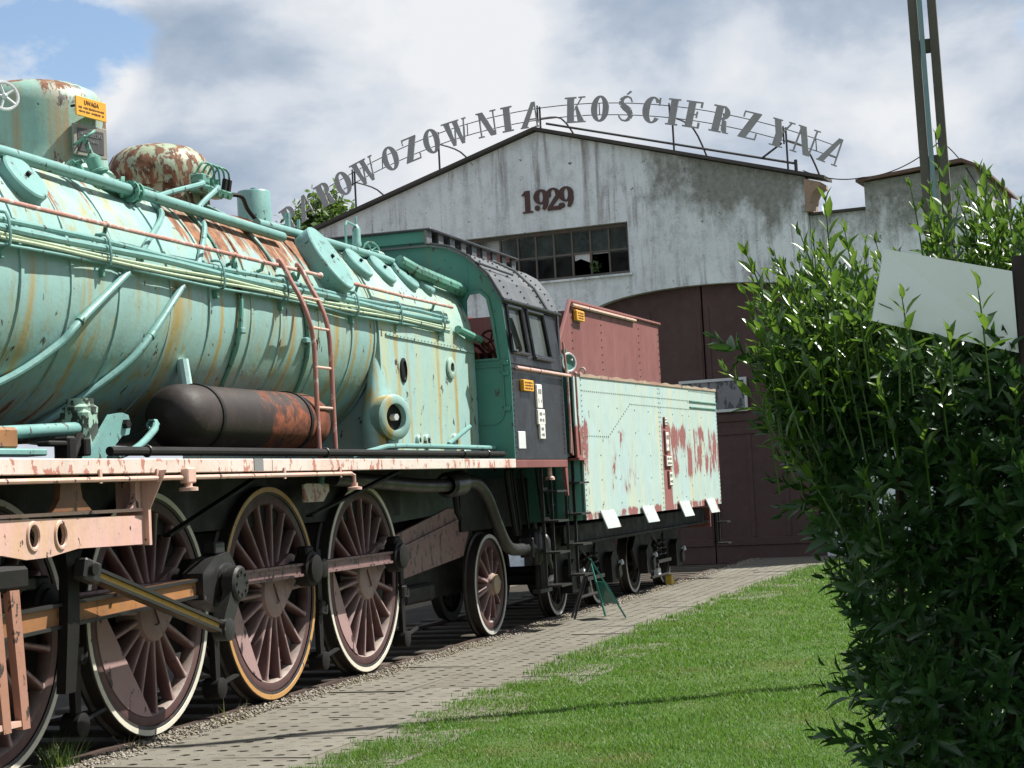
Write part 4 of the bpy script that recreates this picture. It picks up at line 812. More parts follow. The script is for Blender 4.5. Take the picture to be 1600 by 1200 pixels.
# ---------------- running board
rbp = LO
for (y0, y1, nm) in ((5.0, 9.0, 0), (9.0, 11.36, 0), (11.36, 12.8, 0), (12.8, 15.1, 0), (15.1, 17.4, 0), (17.4, 19.14, 0)):
    MB().box((.70, (y0+y1)/2, 2.0), (.025, y1-y0-.006, .10), b=.006).build('running_board_edge', M['fascia'], LO)
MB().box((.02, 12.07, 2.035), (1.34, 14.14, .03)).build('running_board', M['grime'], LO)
MB().box((.705, 12.55, 2.003), (.026, .16, .098)).build('patch_plate', M['plategrey'], LO)
MB().tube([(.62, 10.5, 2.105), (.62, 12, 2.108), (.62, 18.98, 2.108)], .032, 10).build('conduit_pipe', M['grime'], LO)
for y in (11.0, 14.05, 17.6, 18.4): MB().torus((.62, y, 2.108), (0, 1, 0), .036, .010, 14, 6).build('pipe_clip', M['steel'], LO)
MB().tube([(.50, 14.9, 2.08), (.46, 15.6, 2.15), (.46, 16.3, 2.19), (.46, 19.5, 2.185)], .026, 10, sub=3).build('feed_pipe', M['mintpipe'], LO)
MB().tube([(.33, 18.0, 2.23), (.42, 18.45, 2.42)], .026, 8).build('drain_pipe', M['mintpipe'], LO)
# pink lubrication pipe under the edge
MB().tube([(.72, 5.2, 1.905), (.72, 9.2, 1.912), (.72, 14.36, 1.922)], .017, 8).build('sprinkler_pipe', M['pink'], LO)
for y in (9.0, 10.20, 10.95, 13.0, 14.12): MB().box((.722, y, 1.935), (.012, .03, .09)).build('pipe_hanger', M['pink'], LO)
MB().box((.73, 11.37, 1.93), (.07, .13, .11), b=.01).build('valve_block', M['pink'], LO); MB().lathe((.73, 11.37, 1.82), (0, 0, 1), [(.001, 0), (.07, 0), (.07, .025), (.03, .03), (.03, .07)], 14).build('valve_cap', M['pink'], LO)
b = MB().tube([(.72, 14.34, 1.922), (.72, 14.42, 1.905), (.72, 14.42, 1.83)], .017, 8).lathe((.72, 14.42, 1.78), (0, 0, 1), [(.001, 0), (.065, 0), (.065, .022), (.03, .028), (.03, .06)], 14); b.build('pipe_drop', M['pink'], LO)
# ---------------- air tank on straps
tk = MB().lathe((.30, 11.95, 2.385), (0, 1, 0), [(.001, -.10), (.12, -.08), (.20, -.03), (.245, .06), (.255, .16), (.255, 2.32), (.245, 2.42), (.20, 2.51), (.12, 2.56), (.001, 2.58)], 36).build('air_tank', M['tank'], LO, 50)
for y in (12.30, 13.93): MB().lathe((.30, y, 2.385), (0, 1, 0), [(.256, 0), (.266, .002), (.266, .045), (.256, .047)], 36).build('tank_strap', M['grime'], tk)
MB().cyl((.20, 12.42, 2.55), (.16, 12.42, 2.85), .05, n=10).build('tank_neck', M['cyan'], tk)
MB().tube([(.55, 10.62, 2.06), (.50, 11.05, 2.13), (.42, 11.45, 2.26), (.36, 11.60, 2.31), (.32, 11.66, 2.32)], .026, 10, sub=4).build('tank_pipe', M['mintpipe'], tk)
MB().lathe((.32, 11.63, 2.32), (0, 1, 0), [(.03, -.02), (.045, -.02), (.045, .03), (.03, .03)], 6).build('pipe_nut', M['mintpipe'], tk)
# ---------------- reversing shaft and its bracket
MB().tube([(.33, 9.0, 2.20), (.33, 10.6, 2.275)], .045, 12).build('reversing_rod', M['mintpipe'], LO)
b = MB().prism([(10.50, 2.06), (10.74, 2.06), (10.98, 2.22), (11.08, 2.235), (11.11, 2.30), (11.08, 2.37), (11.0, 2.385), (10.86, 2.37)], .40, .44, 'x'); rb_ = b.build('reverser_bracket', M['mintpipe'], LO)
MB().cyl((.44, 11.02, 2.305), (.475, 11.02, 2.305), .035, n=6).build('bracket_bolt', M['grime'], rb_)
b = MB().box((.30, 10.66, 2.24), (.22, .18, .34), b=.03).lathe((.30, 10.68, 2.38), (0, 0, 1), [(.12, 0), (.12, .04), (.09, .06), (.09, .10), (.001, .10)], 14); b.build('reverser_box', paint('reverser_peel', (.33, .50, .41), (.25, .38, .30), rust=.3, chips=1.3, chipscale=9, chipcol=(.03, .04, .03)), LO)
b = MB().box((.45, 10.23, 2.12), (.12, .10, .18), b=.015).box((.45, 10.08, 2.16), (.10, .22, .035), b=.01).cyl((.45, 10.30, 2.07), (.45, 10.42, 2.22), .035, n=8).box((.47, 10.42, 2.14), (.08, .08, .12), b=.01); b.build('lubricator', M['grime'], LO)
MB().box((.45, 9.45, 2.10), (.16, .9, .045), b=.01).build('tool_tray', M['mintpipe'], LO)
MB().box((.40, 9.55, 2.19), (.14, .25, .14), b=.02).build('lubricator_drive', M['rodorange'], LO)
# ---------------- under the running board
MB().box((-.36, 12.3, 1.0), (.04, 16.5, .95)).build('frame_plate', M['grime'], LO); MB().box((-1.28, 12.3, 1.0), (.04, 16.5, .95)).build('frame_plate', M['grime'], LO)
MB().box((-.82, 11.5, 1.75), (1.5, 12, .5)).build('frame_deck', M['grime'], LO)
# motion girder, faded pink, with two lightening holes
gp = [(8.2, 1.70), (11.10, 1.665), (11.10, 1.465), (10.45, 1.455), (10.2, 1.475-.01), (9.95, 1.445), (9.65, 1.435), (9.45, 1.47), (8.2, 1.49)]
def plate_holes(poly_top, poly_bot, holes, x0, x1):
    # strip plate between two polylines sampled in y with round holes cut out
    b = MB(); ys = sorted(set([p[0] for p in poly_top]+[p[0] for p in poly_bot]+[h[0]+s_*h[2] for h in holes for s_ in (-1, 1)]))
    ip = lambda pl, y: np.interp(y, [p[0] for p in pl], [p[1] for p in pl])
    for ya, yb in zip(ys[:-1], ys[1:]):
        md = (ya+yb)/2; hh = [h for h in holes if abs(md-h[0]) < h[2]]
        if not hh: b.prism([(ya, ip(poly_bot, ya)), (yb, ip(poly_bot, yb)), (yb, ip(poly_top, yb)), (ya, ip(poly_top, ya))], x0, x1, 'x')
        else:
            hy, hz, hr = hh[0]; n = 14; a = [math.pi-math.pi*i/n for i in range(n+1)]
            b.prism([(ya, ip(poly_top, ya))]+[(hy+hr*math.cos(q), hz+hr*1.25*math.sin(q)) for q in a]+[(yb, ip(poly_top, yb))], x0, x1, 'x')
            b.prism([(ya, ip(poly_bot, ya))]+[(hy+hr*math.cos(q), hz-hr*1.25*math.sin(q)) for q in a]+[(yb, ip(poly_bot, yb))], x0, x1, 'x')
    return b
gd = plate_holes([(8.2, 1.70), (11.10, 1.665)], [(8.2, 1.49), (9.40, 1.475), (9.66, 1.435), (9.92, 1.44), (10.25, 1.478), (11.10, 1.468)], [(9.74, 1.575, .062), (10.05, 1.572, .062)], .48, .51).build('motion_girder', M['pink'], LO, 30)
MB().box((.43, 9.66, 1.705), (.16, 2.90, .022)).build('girder_flange', M['pink'], gd)
for (y, z) in ((9.74, 1.575), (10.05, 1.572)): MB().torus((.512, y, z), (1, 0, 0), .066, .012, 22, 6).xf(Matrix.Translation((0, 0, z))@Matrix.Diagonal((1, 1, 1.25, 1))@Matrix.Translation((0, 0, -z))).build('hole_rim', M['pink'], gd)
MB().prism([(11.10, 1.46), (11.135, 1.46), (11.135, 1.98), (11.10, 1.98)], .30, .55, 'x').build('girder_end_plate', M['pink'], gd)
MB().prism([(.55, 1.70), (.55, 1.97), (.69, 1.97)], 11.11, 11.125, 'y').build('gusset', M['pink'], gd)
MB().prism([(9.98, 1.71), (10.46, 1.71), (10.34, 1.80), (10.30, 1.98), (10.10, 1.98), (10.07, 1.80)], .46, .50, 'x').build('girder_hanger', M['rodorange'], gd)
MB().prism([(8.6, 1.71), (8.9, 1.71), (8.85, 1.98), (8.6, 1.98)], .46, .50, 'x').build('girder_hanger', M['rodorange'], gd)
MB().prism([(10.95, 1.71), (11.09, 1.71), (11.09, 1.97), (11.03, 1.97), (11.02, 1.78)], .46, .50, 'x').build('girder_web', M['pink'], gd)
gd.location += Vector((.09, -.15, 0))
for (a, c) in (((.5, 13.05, 1.94), (.28, 11.85, 1.50)), ((.5, 16.09, 1.95), (.28, 14.42, 1.57))):
    d = Vector(c)-Vector(a); MB().box((Vector(a)+Vector(c))/2, (.02, .07, d.length), d.to_track_quat('Z', 'X').to_matrix()).build('running_board_brace', M['grime'], LO)
MB().prism([(14.73, 1.85), (14.80, 1.86), (15.29, 1.85), (15.29, 1.79), (15.15, 1.69), (14.73, 1.69)], .08, .10, 'x').build('sand_bracket', M['fascia'], LO); MB().cyl((.09, 15.12, 1.84), (.09, 15.18, 1.98), .03, n=8).build('sand_spout', M['mintpipe'], LO)
# ashpan and rear frame
MB().prism([(16.9, 1.98), (19.9, 1.98), (19.6, 1.50), (17.3, 1.42)], -1.5, -.12, 'x').build('ashpan', M['ashgreen'], LO)
MB().prism([(17.0, 1.20), (17.5, 1.31), (19.06, 1.53), (19.95, 1.49), (19.5, .97), (17.6, .83), (17.0, .80)], -.14, -.10, 'x').build('rear_frame', paint('frame_mauve', (.21, .115, .108), (.17, .10, .095), chips=.9, chipscale=10, chipcol=(.05, .03, .03)), LO)
MB().prism([(17.45, 1.12), (19.3, 1.36), (19.3, 1.40), (17.45, 1.16)], -.10, -.07, 'x').build('frame_rib', M['rodpink'], LO)
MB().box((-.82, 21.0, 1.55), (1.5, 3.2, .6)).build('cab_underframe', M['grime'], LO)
MB().box((-.42, 18.4, .62), (.4, .9, .20), b=.03).build('equaliser_box', M['grime'], LO)
# ---------------- wheels
def wheel_parts(Rw, nsp, tyre_w=.14):
    P_ = {}
    P_['tyre'] = MB().lathe((0, 0, 0), (1, 0, 0), [(Rw-.075, -.005), (Rw-.062, .0), (Rw-.004, .0), (Rw, -.006), (Rw+.002, -.10), (Rw+.028, -.115), (Rw+.028, -.14), (Rw-.085, -.14), (Rw-.085, -.05)], 72).mesh('tread', 30)
    P_['face'] = MB().lathe((0, 0, 0), (1, 0, 0), [(Rw-.050, .001), (Rw-.048, .004), (Rw-.010, .004), (Rw-.008, .001)], 72).mesh('tyre', 30)
    P_['rim'] = MB().lathe((0, 0, 0), (1, 0, 0), [(Rw-.076, -.13), (Rw-.076, -.015), (Rw-.095, -.008), (Rw-.15, -.012), (Rw-.165, -.035), (Rw-.165, -.11), (Rw-.15, -.13)], 72).mesh('rim', 40)
    hr = .235 if Rw > .8 else .15
    P_['hub'] = MB().lathe((0, 0, 0), (1, 0, 0), [(hr+.02, -.16), (hr, -.04), (hr-.02, .03), (hr-.05, .045), (.10, .045), (.09, .03), (.001, .03)], 40).mesh('hub', 40)
    b = MB(); k = 12
    for (r, wy, wx) in ((hr-.03, .034, .078), (hr+.08, .027, .070), (Rw*.6, .022, .058), (Rw-.21, .022, .048), (Rw-.155, .036, .050)):
        for i in range(k): a = 2*math.pi*i/k; ca_, sa_ = math.cos(a), math.sin(a); b.v.append((-.068+wx*math.copysign(abs(ca_)**.7, ca_), wy*math.copysign(abs(sa_)**.5, sa_), r))
    b.f = [(j*k+i, j*k+(i+1) % k, (j+1)*k+(i+1) % k, (j+1)*k+i) for j in range(4) for i in range(k)]
    P_['spoke'] = b.mesh('spoke', 60); P_['n'] = nsp; P_['R'] = Rw; return P_
def make_wheel(name, P_, x, y, tyre_mat, body, par, rot0=0, flip=False, hubmat=None):
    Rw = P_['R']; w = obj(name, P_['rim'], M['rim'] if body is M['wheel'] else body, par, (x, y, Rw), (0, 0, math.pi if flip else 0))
    obj('tread', P_['tyre'], M['tread'], w, (0, 0, 0)); q = P_['face'].copy(); q.materials.clear(); obj('tyre', q, tyre_mat, w, (0, 0, 0))
    obj('hub', P_['hub'], hubmat or M['hubw'], w, (0, 0, 0))
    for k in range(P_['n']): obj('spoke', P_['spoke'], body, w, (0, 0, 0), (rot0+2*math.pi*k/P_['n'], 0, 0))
    return w
DR = wheel_parts(.925, 18); TR = wheel_parts(.60, 11); TE = wheel_parts(.50, 9)
CRK = math.atan2(.19, .32); CR = .355
DY = [9.957, 12.073, 14.189, 16.305]
for i, y in enumerate(DY):
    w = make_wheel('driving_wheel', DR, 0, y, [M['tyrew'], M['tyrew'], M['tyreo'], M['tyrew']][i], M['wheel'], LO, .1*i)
    # counterweight opposite the crank, bounded by a chord
    b = MB(); ca = CRK+math.pi+.12*(i == 1); hw = R(50 if i == 1 else 40); ro = .925-.15; ci = ro*math.cos(hw)
    pts = [(ro*math.cos(ca-hw+2*hw*k/16), ro*math.sin(ca-hw+2*hw*k/16)) for k in range(17)]
    b.prism(pts, -.11, -.004, 'x'); b.build('counterweight', M['weight'], w, 30, loc=(0, 0, 0))
    b = MB(); pa = Vector((0, math.cos(CRK), math.sin(CRK))); b.lathe(pa*CR, (1, 0, 0), [(.15, -.14), (.14, .05), (.001, .05)], 22); b.prism([(-.2*math.sin(CRK), .2*math.cos(CRK)), (.2*math.sin(CRK), -.2*math.cos(CRK)), (pa.y*CR+.14*math.sin(CRK), pa.z*CR-.14*math.cos(CRK)), (pa.y*CR-.14*math.sin(CRK), pa.z*CR+.14*math.cos(CRK))], -.12, .046, 'x')
    b.build('crank_boss', M['wheel'], w, 40, loc=(0, 0, 0))
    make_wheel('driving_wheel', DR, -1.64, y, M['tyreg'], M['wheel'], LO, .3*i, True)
    MB().cyl((-1.5, y, .925), (-.1, y, .925), .10, n=14).build('axle', M['grime'], LO)
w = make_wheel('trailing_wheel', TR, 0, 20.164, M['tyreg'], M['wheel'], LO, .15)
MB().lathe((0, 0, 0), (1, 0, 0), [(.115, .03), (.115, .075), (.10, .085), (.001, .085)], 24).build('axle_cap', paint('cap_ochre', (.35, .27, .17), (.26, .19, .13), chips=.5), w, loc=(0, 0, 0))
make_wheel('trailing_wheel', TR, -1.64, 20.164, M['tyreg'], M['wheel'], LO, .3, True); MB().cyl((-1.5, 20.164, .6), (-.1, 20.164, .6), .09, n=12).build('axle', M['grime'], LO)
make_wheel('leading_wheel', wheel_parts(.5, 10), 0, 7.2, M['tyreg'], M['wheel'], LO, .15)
pin = lambda i: Vector((0, DY[i]+CR*math.cos(CRK), .925+CR*math.sin(CRK)))
# coupling rods
def rod(p0, p1, x, h0, h1, th, mat, flute, name, par=LO):
    d = (Vector(p1)-Vector(p0)); L_ = d.length; a = math.atan2(d.z, d.y); cR, sR = math.cos(a), math.sin(a)
    T = lambda s_, t_: (p0[1]+s_*cR-t_*sR, p0[2]+s_*sR+t_*cR)
    b = MB(); e0 = .12; e1 = L_-.12
    o = b.prism([T(e0, -h0/2), T(e1, -h1/2), T(e1, h1/2), T(e0, h0/2)], x-th*.28, x+th*.28, 'x').build(name, mat, par)
    for sg in (-1, 1):
        q = MB(); q.prism([T(e0, sg*h0/2), T(e1, sg*h1/2), T(e1, sg*(h1/2-.022)), T(e0, sg*(h0/2-.022))], x-th*.6, x+th*.6, 'x'); q.build('rod_flange', flute, o)
    return o
for i in range(3):
    p0, p1 = pin(i), pin(i+1); x = .20; rod((x, p0.y, p0.z), (x, p1.y, p1.z), x, .115, .115, .07, M['rodpink'], M['rodpink'], 'coupling_rod')
for i in range(4):
    p = pin(i); x = .20
    b = MB().lathe((x-.06, p.y, p.z), (1, 0, 0), [(.001, 0), (.155, 0), (.155, .12), (.12, .13), (.12, .16), (.08, .17), (.001, .17)], 26); b.box((x, p.y-.02, p.z+.155), (.10, .15, .09), b=.015); be = b.build('rod_end', M['grime'], LO)
    MB().cyl((-.0, p.y, p.z), (x, p.y, p.z), .075, n=16).build('crank_pin', M['steel'], be)
    if 0 < i < 3: MB().lathe((x-.04, p.y+.27, p.z-.01), (1, 0, 0), [(.001, 0), (.085, 0), (.085, .09), (.06, .10), (.001, .10)], 20).build('knuckle_joint', M['grime'], be)
    if i == 3: MB().cyl((x-.0, p.y+.12, p.z-.03), (x+.02, p.y+.26, p.z-.05), .03, n=8).build('oil_cock', M['grime'], be)
# main rod with black big end
p = pin(1); X1 = .38
cx_ = (X1, 7.9, .985)
mr_ = rod(cx_, (X1, p.y, p.z), X1, .19, .14, .085, M['rodorange'], M['steel'], 'main_rod')
b = MB().prism([(p.y-.34, p.z-.10), (p.y-.34, p.z+.10), (p.y-.16, p.z+.20), (p.y+.10, p.z+.24), (p.y+.20, p.z+.14), (p.y+.20, p.z-.16), (p.y+.08, p.z-.22), (p.y-.16, p.z-.17)], X1-.085, X1+.085, 'x'); b.box((X1, p.y+.02, p.z+.275), (.11, .16, .09), b=.01)
for k in range(3): b.lathe((X1+.085, p.y+.05, p.z-.01), (1, 0, 0), [(.17-.03*k, .02*k), (.17-.03*k, .02*k+.012), (.145-.03*k, .02*k+.016)], 26)
be = b.build('big_end', M['steel'], LO, 30)
MB().cyl((.0, p.y, p.z), (X1+.19, p.y, p.z), .09, n=18).build('main_crank_pin', M['steel'], be)
# return crank and eccentric rod
X2 = .57; rp = Vector((X2, 12.14, .775))
b = MB().lathe((X2-.06, p.y, p.z), (1, 0, 0), [(.001, 0), (.135, 0), (.135, .09), (.115, .105), (.001, .105)], 26)
for k in range(8): a = k*math.pi/4; b.cyl((X2+.04, p.y+.085*math.cos(a), p.z+.085*math.sin(a)), (X2+.058, p.y+.085*math.cos(a), p.z+.085*math.sin(a)), .014, n=6)
d = (rp-Vector((X2, p.y, p.z))); nn = Vector((0, -d.z, d.y)).normalized()*.085
b.prism([((Vector((X2, p.y, p.z))+nn).y, (Vector((X2, p.y, p.z))+nn).z), ((rp+nn*.8).y, (rp+nn*.8).z), ((rp-nn*.8).y, (rp-nn*.8).z), ((Vector((X2, p.y, p.z))-nn).y, (Vector((X2, p.y, p.z))-nn).z)], X2-.05, X2+.02, 'x')
b.lathe(rp-Vector((.06, 0, 0)), (1, 0, 0), [(.001, 0), (.085, 0), (.085, .11), (.05, .12), (.001, .12)], 20); b.build('return_crank', M['steel'], LO, 30)
er = rod((X2, 10.22, 1.33), (X2, rp.y, rp.z), X2, .085, .085, .075, M['rodyellow'], M['steel'], 'eccentric_rod')
MB().box((X2, 10.25, 1.325), (.10, .20, .14), Matrix.Rotation(R(-16), 3, 'X'), b=.015).build('rod_fork', M['steel'], er)
MB().cyl((X2-.08, 10.22, 1.335), (X2+.08, 10.22, 1.335), .04, n=12).build('fork_pin', M['grime'], er)
MB().prism([(10.10, .55), (10.22, .55), (10.30, 1.0), (10.32, 1.40), (10.24, 1.70), (10.12, 1.70), (10.18, 1.3), (10.15, .95)], .40, .47, 'x').build('expansion_link', M['grime'], LO)
for (y0, y1, mt) in ((9.32, 9.40, 'link'), (9.12, 9.20, 'link')): MB().prism([(y0+.0, 1.26), (y0+.10, 1.26), (y1+.09, .42), (y1+.01, .42)], .55, .60, 'x').build('lifting_link', M[mt], LO)
MB().box((.57, 9.30, .46), (.05, .28, .035)).build('link_tie', M['pink'], LO); MB().box((.50, 9.3, 1.33), (.2, .5, .16), b=.03).build('link_bearing', M['grime'], LO)
MB().box((.28, 8.2, .97), (.3, .7, .42), b=.04).build('crosshead', M['grime'], LO); MB().lathe((.30, 5.2, .97), (0, 1, 0), [(.001, 0), (.40, 0), (.42, .05), (.42, 1.5), (.35, 1.55), (.001, 1.55)], 30).build('cylinder', M['black'], LO)
MB().box((.28, 8.3, 1.27), (.14, 3.4, .08), b=.01).build('slide_bar', M['steel'], LO)
# brake hangers
for y in (10.97, 13.07, 15.14, 17.22):
    b = MB().prism([(y-.045, 1.25), (y+.045, 1.25), (y+.035, .6), (y+.025, .28), (y-.045, .28), (y-.05, .6)], -.02, .03, 'x'); b.lathe((-.08, y, .235), (1, 0, 0), [(.001, 0), (.085, 0), (.085, .14), (.06, .15), (.001, .15)], 16); b.box((.01, y, .72), (.10, .12, .14), b=.02); b.tube([(.03, y-.05, .70), (.07, y+.02, .66), (.05, y+.08, .74)], .014, 6, sub=3)
    b.tube([(0, y, .24), (-.03, y+.5, .30)], .022, 6); b.build('brake_hanger', M['grime'], LO)
    MB().prism([(y-.16, .5), (y-.09, .5), (y-.07, .9), (y-.12, 1.25), (y-.17, 1.25)], -.12, -.02, 'x').build('brake_shoe', M['grime'], LO)
# injector with its pipes
MB().tube([(.18, 15.2, 1.90), (.24, 16.3, 1.845), (.28, 17.2, 1.80), (.30, 18.1, 1.79), (.30, 18.6, 1.82), (.30, 18.95, 1.79), (.30, 19.28, 1.63), (.30, 19.55, 1.36), (.30, 19.86, 1.09), (.31, 20.12, 1.0), (.33, 20.55, .99)], .072, 12, sub=3).build('injector_pipe', M['steel'], LO)
MB().lathe((.30, 17.95, 1.79), (0, 1, .05), [(.10, 0), (.14, .03), (.14, .42), (.10, .46)], 20).build('pipe_sleeve', M['black'], LO); MB().tube([(.30, 18.2, 1.68), (.30, 18.24, 1.50), (.32, 18.30, 1.42)], .035, 8).build('drain_cock', M['grime'], LO)
b = MB().box((.34, 20.58, 1.0), (.17, .05, .24), b=.01).cyl((.34, 20.6, 1.0), (.34, 21.1, .96), .085, n=12)
for (y, z0, z1, r) in ((20.82, .78, 1.20, .075), (21.0, .72, 1.14, .09), (21.2, .78, 1.12, .07)): b.lathe((.38, y, 0), (0, 0, 1), [(r*.6, z0), (r, z0+.06), (r, z1-.06), (r*.6, z1), (r*.3, z1+.02), (r*.3, z1+.10), (.001, z1+.10)], 14)
b.tube([(.40, 21.2, .85), (.42, 21.3, .62), (.40, 21.05, .5)], .045, 8, sub=3); b.tube([(.40, 20.95, .8), (.40, 20.95, .48)], .05, 8); b.box((.38, 21.0, .46), (.1, .5, .05)); b.build('injector', M['steel'], LO)
b = MB()
for (y, x) in ((20.55, .25), (20.72, .3), (20.95, .42), (21.12, .45)): b.tube([(x, y-.1, 1.95), (x, y, 1.55), (x+.03, y, 1.22)], .018, 6)
b.build('injector_feed', M['grime'], LO)
for (y, x, r) in ((20.35, .2, .035), (20.60, .15, .045)): MB().tube([(x, y, 1.95), (x, y+.05, 1.7), (x+.05, y+.1, 1.15)], r, 8, sub=3).build('injector_feed', M['grime'], LO)
for (a, b_) in (((.45, 20.9, 1.25), (.5, 21.25, 1.5)),): MB().tube([a, b_], .01, 5).build('lever', M['grime'], LO)
# ---------------- cab
YC, YR = 19.15, 21.24
sec = [(.70, 2.05), (.70, 3.12), (.635, 3.83), (.49, 4.13), (.25, 4.39), (.03, 4.56), (-.22, 4.63)]
secf = [(.70, 2.05), (.70, 3.12), (.635, 3.83), (.49, 4.13), (.25, 4.375), (.03, 4.50), (-.20, 4.555), (-.21, 4.71)]
mir = lambda p: (2*XC-p[0], p[1])
front = secf+[mir(p) for p in reversed(secf)]
winp = [(.205, 3.20), (.555, 3.20), (.50, 3.62), (.455, 3.88), (.38, 3.955), (.25, 3.945), (.215, 3.88)]
# cab front sheet: filled around the look-out window
b = MB()
b.prism([(.70, 2.05), (.70, 3.12), (.692, 3.19), (-.82, 3.19), (-.82, 2.05)], YC, YC+.02, 'y')
b.prism([(.692, 3.192), (.635, 3.83), (.49, 4.13), (.25, 4.375), (.25, 3.946), (.38, 3.955), (.455, 3.88), (.50, 3.62), (.556, 3.192)], YC, YC+.02, 'y')
b.prism([(.248, 4.375), (.03, 4.50), (-.20, 4.555), (-.21, 4.71), (-.82, 4.71), (-.82, 3.192), (.203, 3.192), (.214, 3.88), (.248, 3.946)], YC, YC+.02, 'y')
b.prism([mir(p) for p in [(-.82, 2.05), (.70, 2.05)]+secf[1:]+[(-.82, 4.71)]], YC, YC+.02, 'y')
cf = b.build('cab_front', M['cabgreen'], LO, 0)
def ringp(poly, w, y0, y1, mat, name, par):
    c_ = np.mean(poly, 0); n = len(poly); b = MB(); out_ = []
    for i in range(n):
        p, q, r = Vector(poly[i-1]), Vector(poly[i]), Vector(poly[(i+1) % n]); e = ((q-p).normalized()+(r-q).normalized()).normalized(); nn = Vector((e.y, -e.x))
        if nn.dot(q-Vector(c_)) < 0: nn = -nn
        out_.append(q+nn*w)
    for i in range(n):
        j = (i+1) % n; b.prism([tuple(poly[i]), tuple(poly[j]), tuple(out_[j]), tuple(out_[i])], y0, y1, 'y')
    return b.build(name, mat, par, 0)
ringp(winp, .035, YC-.022, YC-.002, M['cabgreen'], 'window_frame', cf)
# front door outline below the look-out
dp = [(.17, 3.10), (.60, 3.10), (.60, 2.62), (.57, 2.52), (.50, 2.47), (.33, 2.47), (.25, 2.53), (.215, 2.64)]
ringp(dp, .02, YC-.016, YC-.002, M['cabgreen'], 'front_door_edge', cf)
for z in (3.14, 3.02, 2.62): MB().box((.64, YC-.012, z), (.07, .024, .05), b=.005).build('hinge', M['cabgreen'], cf)
# cab side with two window openings, upper part leaning in
def sx(z): return .70 if z <= 3.12 else .70-(z-3.12)*.065/.71
def side_quad(y0, y1, z0, z1, y0t=None, y1t=None, th=.02):
    y0t = y0 if y0t is None else y0t; y1t = y1 if y1t is None else y1t
    return [(sx(z0), y0, z0), (sx(z0), y1, z0), (sx(z1), y1t, z1), (sx(z1), y0t, z1)]
sb = MB()
W1 = (19.27, 19.88, 19.27, 19.80); W2 = (20.10, 20.80, 20.02, 20.68); zb, zt_ = 3.27, 3.80
for q in (side_quad(YC+.02, YR, 2.05, 3.12), side_quad(YC+.02, YR, 3.12, zb), side_quad(YC+.02, YR, zt_, 3.83), side_quad(YC+.02, W1[0], zb, zt_, None, W1[2]), side_quad(W1[1], W2[0], zb, zt_, W1[3], W2[2]), side_quad(W2[1], YR, zb, zt_, W2[3], YR)):
    sb.plate(q, .02, (-1, 0, 0))
cs = sb.build('cab_side', M['black'], LO, 0)
for wi, (W_, fr) in enumerate(((W1, .0), (W2, .03))):
    q = side_quad(W_[0], W_[1], zb, zt_, W_[2], W_[3]); MB().plate([(p[0]-.012, p[1], p[2]) for p in q], .004, (-1, 0, 0)).build('window_glass', M['cabpane'], cs, 0)
    b = MB(); k = len(q)
    for i in range(4): b.tube([Vector(q[i])+Vector((.012, 0, 0)), Vector(q[(i+1) % 4])+Vector((.012, 0, 0))], .022, 6)
    b.build('window_frame', M['black'], cs)
b = MB().box((.715, 20.45, 3.24), (.06, .78, .035), b=.006); b.build('window_sill', M['black'], cs)
MB().tube([(.72, 19.18, 3.62), (.75, 19.14, 3.60), (.765, 19.36, 3.32), (.735, 19.42, 3.29)], .018, 8, sub=4).build('wind_deflector', M['black'], cs)
MB().plate([(.70, 19.14, 3.64), (.70, 19.40, 3.30), (.76, 19.36, 3.30), (.76, 19.10, 3.64)], .006, (1, .5, 0)).build('deflector_glass', M['cabpane'], cs)
b = MB()
for (y0, y1, z) in ((19.2, 21.2, 3.135), (19.2, 21.2, 3.845)):
    for i in range(40): yy_ = y0+(y1-y0)*i/39; b.sphere((sx(z)+.004, yy_, z), .009, 6, 4)
for z in np.arange(2.12, 3.1, .06): b.sphere((.703, 19.20, z), .008, 6, 4); b.sphere((.703, 21.18, z), .008, 6, 4)
b.build('side_rivets', M['black'], cs, kind='stuff')
MB().tube([(.75, 19.22, 3.085), (.75, 21.42, 3.085)], .02, 10).build('side_handrail', M['pink'], cs)
for y in (19.3, 20.3, 21.3): MB().tube([(.75, y, 3.085), (.69, y, 3.085)], .014, 6).build('rail_bracket', M['black'], cs)
def sideplate(y, z, w, h, mat, nm, th=.03, x=.70, par=None):
    return MB().box((x+th/2, y, z), (th, w, h), b=.006).build(nm, mat, par or cs)
o = sideplate(19.66, 2.895, .38, .13, M['orange'], 'warning_plate', .05); marks(o, (.752, 19.66, 2.895), (1, 0, 0), (0, 1, 0), .30, .10, 3, M['print'], 'plate_print')
for (y, z, w, h, mt) in ((20.14, 2.79, .20, .28, 'white'), (20.18, 2.545, .28, .18, 'white'), (20.20, 2.37, .20, .17, 'white')):
    o = sideplate(y, z, w, h, M[mt], 'number_plate', .03); marks(o, (.731, y, z), (1, 0, 0), (0, 1, 0), w*.66, h*.8, 2, M['plategrey'], 'plate_relief')
sideplate(19.42, 2.265, .27, .20, M['chalk'], 'inspection_plate', .012)
